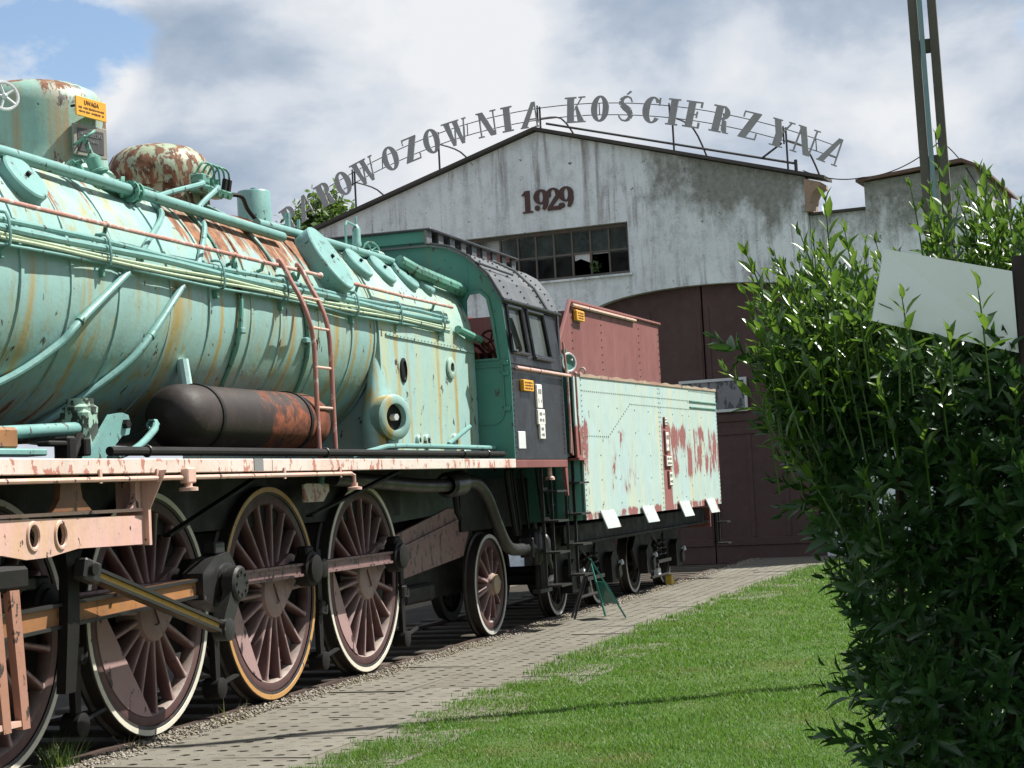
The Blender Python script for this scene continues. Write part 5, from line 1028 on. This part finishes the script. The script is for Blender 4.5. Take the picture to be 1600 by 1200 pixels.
# cab roof with rows of rivets, monitor with louvres
rs = [(.66, 3.84), (.49, 4.145), (.25, 4.385), (.03, 4.505), (-.20, 4.555)]; ry = [21.42, 21.62, 21.88, 22.12, 22.37]; ry = ry+ry[::-1]
b = MB(); Y0, Y1 = YC-.06, 22.42
allr = rs+[mir(p) for p in reversed(rs)]
for i_, (p, q) in enumerate(zip(allr[:-1], allr[1:])):
    Yp, Yq = ry[i_], ry[i_+1]
    b.add([(p[0], Y0, p[1]), (q[0], Y0, q[1]), (q[0], Yq, q[1]), (p[0], Yp, p[1]), (p[0], Y0, p[1]-.02), (q[0], Y0, q[1]-.02), (q[0], Yq, q[1]-.02), (p[0], Yp, p[1]-.02)], [(0, 1, 2, 3), (4, 5, 6, 7), (0, 1, 5, 4), (2, 3, 7, 6)])
rf = b.build('cab_roof', M['roofblk'], LO, 40)
b = MB()
for y in (19.5, 20.15, 20.8, 21.3):
    for (p, q) in zip(rs[:-1], rs[1:]):
        for t_ in (.15, .4, .65, .9): b.sphere((p[0]+(q[0]-p[0])*t_+.003, y, p[1]+(q[1]-p[1])*t_+.003), .014, 6, 4)
b.build('roof_rivets', M['black'], rf, kind='stuff')
for y in (19.11, 20.9): MB().tube([(p[0]+.012, y, p[1]+.012) for p in rs], .016, 6).build('roof_beading', M['roofblk'] if y > 20 else M['black'], rf)
MB().tube([(.665, Y0, 3.86), (.665, 21.42, 3.86)], .022, 6).build('rain_gutter', M['black'], rf)
MB().tube([(.40, 19.0, 4.29), (.42, 20.3, 4.27)], .014, 6).build('rain_strip', M['black'], rf)
MB().plate([(.67, 21.26, 3.84), (.67, 21.33, 3.84), (.69, 21.33, 2.05), (.69, 21.26, 2.05)], .02, (-1, 0, 0)).build('rear_pillar', M['black'], LO)
mo = MB().box((XC, 20.73, 4.73), (1.36, 3.36, .03), b=.01).build('monitor_roof', M['black'], rf)
MB().box((XC, YC-.03, 4.655), (1.18, .03, .13)).build('monitor_front', M['cabgreen'], rf)
for sx_ in (-.205, -1.435):
    for k in range(9): MB().box((sx_, 19.12+.40*k, 4.64), (.03, .17, .15)).build('monitor_post', M['roofblk'], rf)
    MB().box((sx_, 20.72, 4.575), (.04, 3.3, .03)).build('monitor_sill', M['roofblk'], rf)
# inside of the cab: floor, backhead, pipes
MB().box((XC, 20.7, 2.1), (2.9, 3.0, .04)).build('cab_floor', M['grime'], LO)
bh = MB().lathe((XC, 19.2, 3.0), (0, 1, 0), [(.80, 0), (.80, .30), (.001, .32)], 28).build('backhead', M['grime'], LO)
for k in range(9): MB().tube([(.1-.12*k, 19.55, 3.5-.03*k), (.3-.1*k, 19.8, 3.3), (.32-.1*k, 19.7, 2.6+.05*k)], .022, 6, sub=3).build('cab_pipe', M['oxide'] if k % 2 else M['rodorange'], bh)
handwheel((.30, 19.7, 3.45), (0, 1, .2), .12, M['oxide'], 'regulator_wheel', bh)
MB().box((2*XC-.69, 20.2, 2.6), (.02, 2.05, 1.05)).build('far_cab_side', M['black'], LO); MB().box((2*XC-.68, 19.5, 3.5), (.02, .25, .75)).build('far_cab_post', M['black'], LO)
MB().box((2*XC-.68, 21.0, 3.5), (.02, .3, .75)).build('far_cab_post', M['black'], LO)
# red valance below the cab, steps
MB().box((.70, 20.2, 1.995), (.024, 2.1, .09), b=.005).build('cab_valance', M['oxide'], LO)
MB().prism([(21.16, 2.04), (21.26, 2.04), (21.26, 1.60), (21.22, 1.60), (21.16, 1.90)], .66, .705, 'x').build('valance_drop', M['oxide'], LO)
MB().lathe((.62, 20.75, 1.80), (0, 0, 1), [(.001, 0), (.06, 0), (.06, .03), (.03, .05), (.03, .15)], 12).build('sander_cap', M['pink'], LO)
def steps(par, ya, yb, x, zs, ztop):
    st = None
    for y in (ya, yb):
        q = MB().box((x, y, (ztop+zs[0])/2), (.035, .025, ztop-zs[0])).build('step_hanger', M['steel'], par); st = st or q
    for z in zs:
        MB().prism([(ya-.03, z-.012), (yb+.03, z-.012), (yb+.03, z+.012), (ya-.03, z+.012)], x-.02, x+.20, 'x').build('step_tread', M['steel'], st)
        MB().prism([(ya+.02, z), (ya+.10, z+.05), (yb-.10, z+.05), (yb-.02, z), (yb-.02, z-.01), (ya+.02, z-.01)], x-.03, x-.015, 'x').build('step_back', M['steel'], st)
steps(LO, 20.72, 21.10, .52, (.52, .92, 1.30, 1.66), 1.98)
# grab irons at cab rear
MB().tube([(.72, 21.28, 3.5), (.75, 21.30, 3.05), (.75, 21.32, 2.5), (.74, 21.32, 2.12)], .016, 8).build('grab_iron', M['rail'], LO)
# ================================================================== TENDER
TN = root('tender', (-.82, 26.5, 0), 'pale mint riveted tender with peeling red patches and a red coal bunker', 'tender')
YA, YB, ZB = 22.03, 30.94, 1.27
zt = lambda y: 3.12+.13*(y-YA)/(YB-YA)
def tq(y0, y1, x=.70): return [(x, y0, ZB), (x, y1, ZB), (x, y1, zt(y1)), (x, y0, zt(y0))]
ps = [YA, 24.1, 26.5, 28.6, YB]
for y0, y1 in zip(ps[:-1], ps[1:]): MB().plate(tq(y0+.002, y1-.002), .02, (-1, 0, 0)).build('side_sheet', M['tender'], TN, 0)
MB().add([(.68, YA+.02, ZB), (.68, YB, ZB), (.68, YB, zt(YB)-.01), (.68, YA+.02, zt(YA)-.01), (-2.34, YA+.02, ZB), (-2.34, YB, ZB), (-2.34, YB, zt(YB)-.01), (-2.34, YA+.02, zt(YA)-.01)], [(3, 2, 6, 7), (4, 5, 6, 7), (1, 2, 6, 5), (0, 1, 5, 4), (0, 3, 7, 4)]).build('tank_body', M['cabgreen'], TN, 0)
MB().plate([(.70, 21.74, 2.06), (.70, YA-.004, 2.06), (.70, YA-.004, zt(YA)-.02), (.70, 21.74, zt(YA)-.02)], .02, (-1, 0, 0)).build('front_wing', M['tender'], TN, 0)
MB().box((.60, 21.9, 2.05), (.26, .36, .03)).build('wing_ledge', M['tender'], TN); MB().plate([(.40, 21.80, 1.27), (.66, 21.98, 1.27), (.66, 21.98, 2.04), (.40, 21.80, 2.04)], .02, (-1, 0, 0)).build('front_sheet', M['cabgreen'], TN)
b = MB()
for i in range(32): y0 = YA+(YB-YA)*i/32; y1 = YA+(YB-YA)*(i+1)/32; b.plate([(.715, y0, zt(y0)-.015), (.715, y1, zt(y1)-.015), (.715, y1, zt(y1)+.025+.012*math.sin(i*2.3)), (.715, y0, zt(y0)+.025+.012*math.sin((i-1)*2.3))], .04, (-1, 0, 0))
b.build('top_edge', paint('edge_rust', (.34, .20, .15), (.38, .36, .26), rust=.4, chips=.6), TN, 0)
b = MB()
def row(p, q, sp_):
    p, q = Vector(p), Vector(q); n = max(2, int((q-p).length/sp_))
    for i in range(n+1): c_ = p.lerp(q, i/n); b.add([c_+Vector((.012, 0, 0))]+[c_+Vector((0, .015*math.cos(a), .015*math.sin(a))) for a in (0, 1.05, 2.09, 3.14, 4.19, 5.24)], [(0, 1+k, 1+(k+1) % 6) for k in range(6)])
x_ = .701
for y in (YA+.05, YB-.05): row((x_, y, 1.32), (x_, y, zt(y)-.05), .065)
row((x_, 26.44, 1.32), (x_, 26.44, 3.12), .07); row((x_, 26.56, 1.32), (x_, 26.56, 3.12), .07)
row((x_, YA+.1, 2.93), (x_, 28.6, 3.0), .10); row((x_, YA+.15, 2.35), (x_, 23.35, 2.35), .10); row((x_, 23.35, 2.35), (x_, 24.65, 2.83), .10); row((x_, 24.65, 2.83), (x_, 28.6, 2.86), .10)
row((x_, 28.6, 1.4), (x_, 28.6, 3.2), .22)
for y in (22.9, 23.9, 24.9, 25.75, 27.4, 28.1, 29.6): row((x_, y, 1.45), (x_, y, 2.75), .27)
row((x_, 28.7, zt(28.7)-.05), (x_, YB-.1, zt(YB)-.06), .09)
b.build('rivets', paint('rivet_dark', (.16, .24, .20), (.12, .15, .12), rough=.5), TN, 0, kind='stuff')
for z in (2.90, 3.0): MB().tube([(.71, 28.7, z), (.71, YB-.03, z+.02)], .012, 5).build('seam_strip', M['teal'], TN)
# number plates on the tender side
for (y, z, w, h) in ((26.78, 2.63, .17, .13), (26.80, 2.32, .22, .34), (26.86, 2.02, .42, .18), (26.92, 1.75, .22, .24)):
    o = MB().box((.715, y, z), (.03, w, h), b=.006).build('number_plate', M['oxide'], TN); MB().box((.733, y, z), (.006, w*.82, h*.84)).build('plate_border', M['white'], o); marks(o, (.738, y, z), (1, 0, 0), (0, 1, 0), w*.7, h*.75, 2, M['platefr'], 'plate_relief')
# white flaps along the bottom edge
for (y, z) in ((23.0, 1.24), (25.30, 1.24), (27.77, 1.25), (29.85, 1.25)):
    MB().plate([(.715, y-.36, z+.13), (.715, y+.34, z+.13), (.80, y+.36, z-.11), (.80, y-.34, z-.11)], .014, (1, 0, .3)).build('marker_flap', M['flap'], TN)
# coal bunker
bt = lambda y: 4.27+.07*(y-23.9)/5.4
bk = MB().plate([(.10, 23.15, 3.12), (.10, 29.36, 3.25), (.10, 29.36, bt(29.36)), (.10, 23.9, bt(23.9)), (.10, 23.2, 3.62)], .02, (-1, 0, 0)).build('bunker_side', M['oxide'], TN, 0)
MB().plate([(-1.74, 23.15, 3.12), (-1.74, 29.36, 3.25), (-1.74, 29.36, bt(29.36)), (-1.74, 23.9, bt(23.9)), (-1.74, 23.2, 3.62)], .02, (1, 0, 0)).build('bunker_side', M['oxide'], TN, 0)
MB().box((XC, 29.35, 3.75), (1.80, .02, 1.15)).build('bunker_rear', M['oxide'], TN); MB().box((XC, 23.35, 3.3), (1.80, .03, .45)).build('bunker_front', M['oxide'], TN)
MB().box((XC, 26.4, 3.9), (1.8, 5.2, .5)).build('bunker_deck', M['oxide'], TN)
for (p, q) in (((.115, 23.12, 3.62), (.115, 23.86, 4.30)), ((.115, 23.86, 4.29), (.115, 29.4, 4.36)), ((.135, 23.90, 4.235), (.135, 27.6, 4.285))): MB().tube([p, q], .028, 6).build('bunker_rim', M['pink'] if p[0] > .12 else M['oxide'], TN)
b = MB()
for y in (23.95, 25.55, 27.9, 29.3):
    for z in np.arange(3.3, 4.2, .11): b.sphere((.103, y, z), .014, 6, 4)
for y in np.arange(23.4, 29.3, .12): b.sphere((.103, y, 3.28), .012, 6, 4)
b.build('bunker_rivets', paint('rivet_brown', (.10, .04, .035)), TN, kind='stuff')
o = MB().box((.14, 24.22, 4.10), (.06, .40, .15), b=.01).build('warning_plate', M['orange'], TN); marks(o, (.172, 24.22, 4.10), (1, 0, 0), (0, 1, 0), .30, .11, 3, M['print'], 'plate_print')
# lamp, handrails, eye
lb = MB().lathe((.50, 22.10, 3.30), (.85, -.52, 0), [(.001, -.10), (.11, -.09), (.125, .02), (.125, .06), (.10, .075), (.001, .06)], 24); lb.cyl((.5, 22.1, 3.1), (.5, 22.1, 3.2), .04, n=8); lb.box((.50, 22.10, 3.45), (.06, .06, .05)); lp = lb.build('lamp', M['cabgreen'], TN)
MB().torus((.565, 22.06, 3.30), (.85, -.52, 0), .115, .016, 24, 6).build('lamp_rim', M['chalk'], lp); MB().box((.62, 22.0, 3.33), (.02, .05, .02)).build('lamp_mark', M['white'], lp)
MB().torus((.55, 22.75, 3.22), (.3, 1, 0), .045, .014, 16, 6).build('lifting_eye', M['pink'], TN)
for (x, y) in ((.74, 21.72), (.66, 21.62)): MB().tube([(x, y, 3.12), (x, y+.01, 2.6), (x, y+.06, 2.1)], .015, 8).build('grab_iron', M['rail'], TN); MB().sphere((x, 21.72 if x > .7 else 21.62, 3.13), .028, 8, 6).build('rail_ball', M['rail'], TN)
steps(TN, 21.55, 21.92, .58, (.60, .98, 1.36, 1.75), 2.04); steps(TN, 30.9, 31.12, .60, (.58, .95), 1.25)
for y in (21.6, 21.7): MB().tube([(.56, y, 2.0), (.56, y, 1.3)], .014, 6).build('feed_hose', M['cyan'] if y < 21.65 else M['grime'], TN)
# frame and bogies
MB().box((.36, 26.5, 1.08), (.05, 8.9, .24)).build('sole_bar', M['grime'], TN); MB().box((.40, 26.5, .965), (.14, 8.9, .03)).build('sole_flange', M['grime'], TN)
MB().box((XC, 26.5, 1.05), (2.0, 8.6, .3)).build('underframe', M['grime'], TN)
TW_Y = (22.93, 25.03, 27.20, 29.30)
for y in TW_Y:
    make_wheel('tender_wheel', TE, 0, y, M['tyreg'], M['grime'], TN, .2, hubmat=M['grime']); make_wheel('tender_wheel', TE, -1.64, y, M['tyreg'], M['grime'], TN, .4, True, hubmat=M['grime']); MB().cyl((-1.5, y, .5), (-.1, y, .5), .08, n=10).build('axle', M['grime'], TN)
for (a, c_) in ((22.93, 25.03), (27.20, 29.30)):
    m_ = (a+c_)/2
    bg = MB().prism([(a-.62, .70), (a-.40, .42), (a+.28, .36), (a+.42, .62), (m_-.30, .78), (m_+.30, .78), (c_-.42, .62), (c_-.28, .36), (c_+.40, .42), (c_+.62, .70), (c_+.35, .92), (m_+.5, .93), (m_-.5, .93), (a-.35, .92)], .10, .14, 'x').build('bogie_frame', M['grime'], TN)
    for y in (a, c_):
        q = MB().prism([(y-.18, .30), (y+.18, .30), (y+.20, .66), (y+.08, .74), (y-.08, .74), (y-.20, .66)], .12, .26, 'x').build('axle_box', M['grime'], bg)
        MB().prism([(y+.12, .34), (y+.26, .40), (y+.20, .56), (y+.06, .50)], .26, .30, 'x').build('box_lid', M['steel'], q); MB().cyl((.26, y+.24, .56), (.32, y+.24, .58), .04, n=8).build('lid_latch', M['chalk'], q)
    for k in range(2):
        b = MB(); y = m_-.16+.32*k
        b.tube([(.18+.06*math.cos(t_*1.0), y+.06*math.sin(t_*1.0), .46+.028*t_/1.0*.55) for t_ in np.arange(0, 20, .5)], .016, 5); b.build('coil_spring', M['steel'], bg)
    MB().box((.18, m_, .44), (.16, .9, .05)).build('spring_plank', M['steel'], bg); MB().tube([(.12, m_-.5, .93), (.2, m_-.15, .70)], .016, 5).build('spring_hanger', M['steel'], bg); MB().tube([(.12, m_+.5, .93), (.2, m_+.15, .70)], .016, 5).build('spring_hanger', M['steel'], bg)
    MB().tube([(.16, a+.45, .2), (.16, c_-.45, .2)], .02, 6).build('brake_rod', M['steel'], bg); MB().box((.12, m_, .25), (.08, .18, .14), b=.01).build('brake_block', M['chalk'] if a > 26 else M['steel'], bg)
MB().box((XC, 31.0, 1.05), (2.6, .08, .35)).build('buffer_beam', M['oxide'], TN)
# ================================================================== SMALL THINGS
ck = MB().prism([(29.14, -.01), (29.44, -.01), (29.42, .03), (29.30, .06), (29.20, .16), (29.15, .13)], .04, .14, 'x')
ck.build('wheel_chock', M['yellow'], None, label='small yellow wheel chock by the rear tender wheel', category='wheel chock')
AS = root('folding_sign', (.72, 22.4, 0), 'green folding A-frame sign standing on the path beside the tender', 'sign')
ap = [(.60, 22.25, .80), (.85, 22.25, .80)]
# the front frame slopes towards the lawn, the rear frame towards the tender
def leg(a, c_, mat, nm): MB().box((Vector(a)+Vector(c_))/2, (.022, .022, (Vector(c_)-Vector(a)).length), (Vector(c_)-Vector(a)).to_track_quat('Z', 'X').to_matrix()).build(nm, mat, AS)
A1, A2 = Vector((.70, 22.14, .755)), Vector((.62, 22.36, .75)); F1, F2 = Vector((1.08, 22.28, 0)), Vector((.70, 22.70, 0)); G1, G2 = Vector((.42, 22.20, 0)), Vector((.30, 22.50, 0))
leg(A1, F1, M['greensheet'], 'front_leg'); leg(A2, F2, M['greensheet'], 'front_leg'); leg(A1, G1, M['black'], 'rear_leg'); leg(A2, G2, M['black'], 'rear_leg'); leg(A1, A2, M['greensheet'], 'top_bar')
q = [A1.lerp(F1, .40), A2.lerp(F2, .40), A2.lerp(F2, .78), A1.lerp(F1, .78)]; MB().plate([p+Vector((.012, -.004, .01)) for p in q], .006, (1, 0, .4)).build('sign_panel', M['greensheet'], AS, 0)
# twin concrete pole with conduit
PO = root('utility_pole', (5.78, 15.4, 0), 'tall twin concrete pole with a blue-grey conduit between its legs behind the hedge', 'utility pole')
tilt = Vector((-.012, 0, 1))
for (dx, dy_) in ((-.062, 0), (.098, .02)):
    b0 = Vector((5.78+dx, 15.4+dy_, -.1)); MB().tube([b0, b0+tilt*9.5], .052, 4).build('pole_leg', M['concrete'], PO, 20)
MB().tube([Vector((5.782, 15.35, -.1)), Vector((5.782, 15.35, -.1))+tilt*9.2], .021, 10).build('conduit', M['conduit'], PO)
for z in (.8, 2.0, 3.15, 4.3, 5.3): MB().box((5.80-.012*z+.0, 15.43, z), (.10, .05, .12), b=.01).build('pole_spacer', M['concrete'], PO)
# tree behind the shed
def tree(name, base, top_z, cr, n, label):
    T = root(name, base, label, 'tree'); bx_, by_ = base[0], base[1]
    MB().tube([(bx_, by_, 0), (bx_+.1, by_, top_z*.4), (bx_-.1, by_+.1, top_z*.8)], [.28, .2, .1], 8, sub=3).build('trunk', M['bark'], T)
    for k in range(7): a = k*.9; MB().tube([(bx_, by_, top_z*(.4+.05*k)), (bx_+cr*.4*math.cos(a), by_+cr*.4*math.sin(a), top_z*(.55+.05*k)), (bx_+cr*.8*math.cos(a), by_+cr*.8*math.sin(a), top_z*(.62+.045*k))], [.1, .06, .03], 6, sub=2).build('limb', M['bark'], T)
    cl_ = RNG.normal(0, 1, (60, 3)); cl_ /= np.linalg.norm(cl_, axis=1)[:, None]; cl_ *= RNG.uniform(.35, 1, (60, 1)); cl_ = cl_*np.array([cr, cr, top_z*.28])+np.array([bx_, by_, top_z*.72])
    c_ = cl_[RNG.integers(0, 60, n)]+RNG.normal(0, cr*.13, (n, 3)); d = RNG.normal(0, 1, (n, 2, 3)); d /= np.linalg.norm(d, axis=2)[..., None]
    s_ = RNG.uniform(.08, .17, (n, 1)); V = np.stack([c_-d[:, 0]*s_, c_+d[:, 1]*s_*.6, c_+d[:, 0]*s_, c_-d[:, 1]*s_*.6], 1).reshape(-1, 3); obj('crown', np_mesh('crown', V, np.arange(4*n).reshape(-1, 4)), M['treeleaf'], T)
tree('tree', (-17.4, 55.0, 0), 11.55, 2.5, 26000, 'leafy green tree rising behind the left roof slope of the shed')
HB = root('distant_building', (-18.4, 50, 0), 'dark flat roofed building far behind the boiler', 'building')
MB().box((-18.4, 52, 5.1), (1.9, 4, 10.2)).build('building_wall', M['plaster2'], HB, 0); MB().box((-18.4, 52, 10.36), (2.1, 4.2, .34)).build('flat_roof', M['roofdark'], HB, 0)
# ================================================================== SIGN BOARD IN THE HEDGE
BD = root('sign_board', (6.62, 5.2, 0), 'plain pale grey-white board leaning in the hedge on a dark post', 'sign board')
cq = [Vector((6.289, 5.064, 2.338)), Vector((6.625, 5.173, 2.257)), Vector((6.628, 5.191, 2.028)), Vector((6.243, 5.055, 2.138))]
nb_ = (cq[1]-cq[0]).cross(cq[2]-cq[1]).normalized(); nb_ = nb_ if nb_.y < 0 else -nb_
MB().plate(cq, .012, -nb_).build('board', M['board'], BD, 0)
MB().tube([(6.66, 5.20, -.1), (6.655, 5.20, 1.5), (6.65, 5.20, 2.30)], .026, 8).build('board_post', M['barkpost'], BD)
# ================================================================== HEDGE
HG = root('hedge', (6.75, 5.6, 0), 'tall dark green leafy hedge with pale upright shoots at the right edge', 'hedge')
def leaf_arrays(O, D, U, L_, Wd, droop):
    n = len(O); D = D/np.linalg.norm(D, axis=1)[:, None]; Sd = np.cross(D, U); Sd /= np.linalg.norm(Sd, axis=1)[:, None]+1e-9; Nn = np.cross(Sd, D)
    L_ = L_[:, None]; Wd = Wd[:, None]; dr = droop[:, None]
    mid = O+D*L_*.5+Nn*L_*.02; tip = O+D*L_-Nn*L_*dr
    f = lambda s_, t_, w_: O+D*L_*t_+Sd*Wd*w_*s_+Nn*(Wd*.28-L_*dr*t_*t_*.6)
    V = np.stack([O, mid-Nn*L_*dr*.25, tip, f(-1, .26, .46), f(1, .26, .46), f(-1, .62, .42), f(1, .62, .42)], 1)
    T = np.array([[0, 1, 3], [3, 1, 5], [5, 1, 2], [0, 4, 1], [4, 6, 1], [6, 2, 1]]); F = (T[None]+7*np.arange(n)[:, None, None]).reshape(-1, 3); return V.reshape(-1, 3), F
def shoot(base, d, length, ll, nodes, taper=.55):
    # opposite leaf pairs along a stem, closing to a tuft at the tip
    d = np.array(d, float); d /= np.linalg.norm(d); side = np.cross(d, RNG.normal(0, 1, 3)); side /= np.linalg.norm(side); O = []; D = []; U = []; L_ = []
    bend = RNG.normal(0, .12, 3)
    for k in range(nodes):
        t_ = (k+.6)/nodes; p = np.array(base)+d*length*t_+bend*length*t_*t_*.5; q = np.cross(d, side) if k % 2 else side; sp_ = 1.05-.75*t_**2
        for s_ in (-1, 1): O.append(p); D.append(q*s_*sp_+d*(.55+.9*t_)+RNG.normal(0, .16, 3)); U.append(d+RNG.normal(0, .15, 3)); L_.append(ll*(1-taper*t_**2.2)*RNG.uniform(.8, 1.15))
    return np.array(O), np.array(D), np.array(U), np.array(L_), np.array(base)+d*length+bend*length*.5
def inner_x(z): return 6.13+.02*math.sin(z*4)-.26*max(0, z-1.45)+.20*max(0, 1.5-z)
OO, DD, UU, LL = [], [], [], []; stems = []
# dense body: shoots rooted on the clipped faces (towards the camera, the lawn and the top)
random.seed(21)
def topz(x, y): return 2.12+.07*math.sin(x*5+y*3)+(.08 if x < 6.35 else 0)
for k in range(2300):
    f = random.random()
    x_board = True
    if f < .55: z = random.uniform(.35, 2.0); z = min(z, 1.98 if x_board else 2.1); x = random.uniform(inner_x(z), 7.9); y = 5.28+.07*math.sin(x*7+z*5)+.05*math.sin(z*11); d = (random.gauss(-.05, .25), -1, random.gauss(.45, .35))
    elif f < .75: z = random.uniform(.2, 2.10); y = random.uniform(5.25, 7.2); x = inner_x(z)+.05*math.sin(y*7+z*6); d = (-1, random.gauss(-.2, .3), random.gauss(.5, .35))
    else: x = random.uniform(inner_x(2.1)-.02, 7.9); y = random.uniform(5.25, 7.2); z = topz(x, y) if y > 5.42 else 1.95; d = (random.gauss(-.1, .3), random.gauss(-.15, .3), 1)
    o_, d_, u_, l_, tip = shoot((x+random.gauss(0, .04), y+abs(random.gauss(0, .05)), z), d, random.uniform(.10, .20), random.uniform(.07, .10), random.randint(4, 5))
    OO.append(o_); DD.append(d_); UU.append(u_); LL.append(l_)
# filling behind the face
n = 9000; zz = RNG.uniform(.1, 2.0, n); xx = RNG.uniform(6.25, 7.9, n); yy = RNG.uniform(5.38, 5.8, n); OO.append(np.stack([xx, yy, zz], 1)); DD.append(RNG.normal(0, 1, (n, 3))); UU.append(RNG.normal(0, 1, (n, 3))); LL.append(RNG.uniform(.05, .085, n))
n = 5000; zz = RNG.uniform(.1, 2.1, n); yy = RNG.uniform(5.38, 7.2, n); OO.append(np.stack([RNG.uniform(6.25, 6.6, n), yy, zz], 1)); DD.append(RNG.normal(0, 1, (n, 3))); UU.append(RNG.normal(0, 1, (n, 3))); LL.append(RNG.uniform(.05, .085, n))
O = np.concatenate(OO); D_ = np.concatenate(DD); U_ = np.concatenate(UU); L_ = np.concatenate(LL)
V, F = leaf_arrays(O, D_, U_, L_, L_*RNG.uniform(.26, .34, len(L_)), RNG.uniform(-.02, .22, len(L_)))
obj('foliage', np_mesh('foliage', V, F), M['leaf'], HG, None, kind='stuff')
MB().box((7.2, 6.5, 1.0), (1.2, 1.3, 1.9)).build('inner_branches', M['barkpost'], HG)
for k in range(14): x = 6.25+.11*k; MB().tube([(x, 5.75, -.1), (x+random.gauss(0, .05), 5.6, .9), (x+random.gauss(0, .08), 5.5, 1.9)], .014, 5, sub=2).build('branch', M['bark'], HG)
# tall shoots above the clipped top
OO, DD, UU, LL = [], [], [], []; st = MB(); named = []
def tall(x, y, z, d, ln, ll, keep=False):
    nn_ = max(4, int(ln/.052)); o_, d_, u_, l_, tip = shoot((x, y, z), d, ln, ll, nn_, .5); st.tube([(x, y, z-.1), tuple((np.array((x, y, z))+tip)/2), tuple(tip)], [.0030, .0024, .0015], 5, sub=3)
    if keep: named.append((o_, d_, u_, l_))
    else: OO.append(o_); DD.append(d_); UU.append(u_); LL.append(l_)
random.seed(5)
for k in range(210):
    x = random.uniform(6.02, 7.7); y = random.uniform(5.45, 6.9); tall(x, y, 2.02, (random.gauss(-.10, .14), random.gauss(-.03, .14), 1), random.uniform(.18, .46)*(1.15 if x > 6.4 else 1), random.uniform(.07, .095))
for k in range(330):
    x = random.uniform(5.92, 6.34); y = random.uniform(5.22, 6.1); tall(x, y, random.uniform(1.75, 2.14), (random.gauss(-.22, .16), random.gauss(-.10, .12), 1), random.uniform(.12, .34), random.uniform(.045, .095))
for k in range(75):
    x = random.uniform(6.36, 7.1); y = random.uniform(5.4, 6.0); tall(x, y, random.uniform(2.18, 2.30), (random.gauss(-.02, .15), random.gauss(-.03, .12), 1), random.uniform(.22, .44), random.uniform(.05, .09))
for k in range(90):
    x = random.uniform(6.36, 7.0); y = random.uniform(5.5, 6.4); tall(x, y, random.uniform(2.0, 2.2), (random.gauss(-.05, .15), random.gauss(-.03, .12), 1), random.uniform(.22, .46), random.uniform(.05, .09))
for k in range(60): z = random.uniform(1.5, 2.1); tall(inner_x(z)+.02, random.uniform(5.25, 6.2), z, (-.55+random.gauss(0, .15), random.gauss(-.15, .15), .9), random.uniform(.16, .34), .08)
# shoots that stand out, nearest the camera: their leaves are single pieces
for (x, y, z, d, ln) in ((6.14, 5.22, 2.02, (-.30, -.05, 1), .44), (6.02, 5.10, 1.92, (-.46, -.1, 1), .36), (6.00, 5.08, 1.80, (-.6, -.1, .8), .32), (6.22, 5.12, 2.05, (-.12, 0, 1), .40), (6.14, 5.06, 2.1, (.02, -.05, 1), .44),
        (6.30, 5.1, 1.98, (.05, -.02, 1), .30), (6.345, 5.04, 2.02, (.0, -.06, 1), .21), (6.55, 5.07, 2.0, (.02, -.06, 1), .22), (6.45, 5.06, 2.0, (.04, -.05, 1), .09), (6.36, 5.2, 1.70, (-.12, -.45, .8), .16), (6.28, 5.2, 1.80, (-.25, -.5, .8), .18), (6.22, 5.2, 1.58, (-.2, -.5, .7), .16), (6.48, 5.2, 1.60, (.1, -.5, .8), .16), (6.60, 5.2, 1.78, (.05, -.4, .9), .16), (6.10, 5.2, 1.66, (-.7, -.1, .5), .2), (6.42, 5.2, 1.86, (-.1, -.4, .9), .16), (6.15, 5.2, 1.86, (-.4, -.3, .8), .24), (6.58, 5.6, 2.15, (-.05, 0, 1), .5), (6.65, 5.5, 2.1, (.05, 0, 1), .4)):
    tall(x, y, z, d, ln, .092, True)
O = np.concatenate(OO); D_ = np.concatenate(DD); U_ = np.concatenate(UU); L_ = np.concatenate(LL)
tipm = np.concatenate([np.arange(len(o_)) >= len(o_)-5 for o_ in OO])
for (mk, nm, mt_) in ((tipm, 'shoot_tips', 'leafy'), (~tipm, 'shoot_foliage', 'leafmid')):
    V, F = leaf_arrays(O[mk], D_[mk], U_[mk], L_[mk], L_[mk]*RNG.uniform(.26, .34, mk.sum()), RNG.uniform(-.02, .2, mk.sum()))
    obj(nm, np_mesh(nm, V, F), M[mt_], HG, None, kind='stuff')
st.build('shoot_stems', M['leafy'], HG, 60, kind='stuff')
lm = []
for k in range(4):
    V, F = leaf_arrays(np.zeros((1, 3)), np.array([[1., 0, 0]]), np.array([[0, 0, 1.]]), np.array([1.]), np.array([.27+.02*k]), np.array([.04+.06*k])); lm.append(np_mesh('leaf', V, F))
lm2 = [m_.copy() for m_ in lm]
for m_ in lm: m_.materials.append(M['leafy'])
for m_ in lm2: m_.materials.append(M['leafmid'])
cnt = 0
for (o_, d_, u_, l_) in named:
    for q_, (p, d, u, l) in enumerate(zip(o_, d_, u_, l_)):
        if cnt >= 300: break
        d = Vector(d).normalized(); s_ = d.cross(Vector(u)).normalized(); n_ = s_.cross(d); mt = Matrix((d, -s_, n_)).transposed().to_4x4()@Matrix.Scale(l, 4)
        lf = obj('leaf', lm[cnt % 4] if q_ >= len(o_)-5 else lm2[cnt % 4], None, HG, (0, 0, 0)); mt.translation = Vector(p)-HG.location; lf.matrix_local = mt; cnt += 1
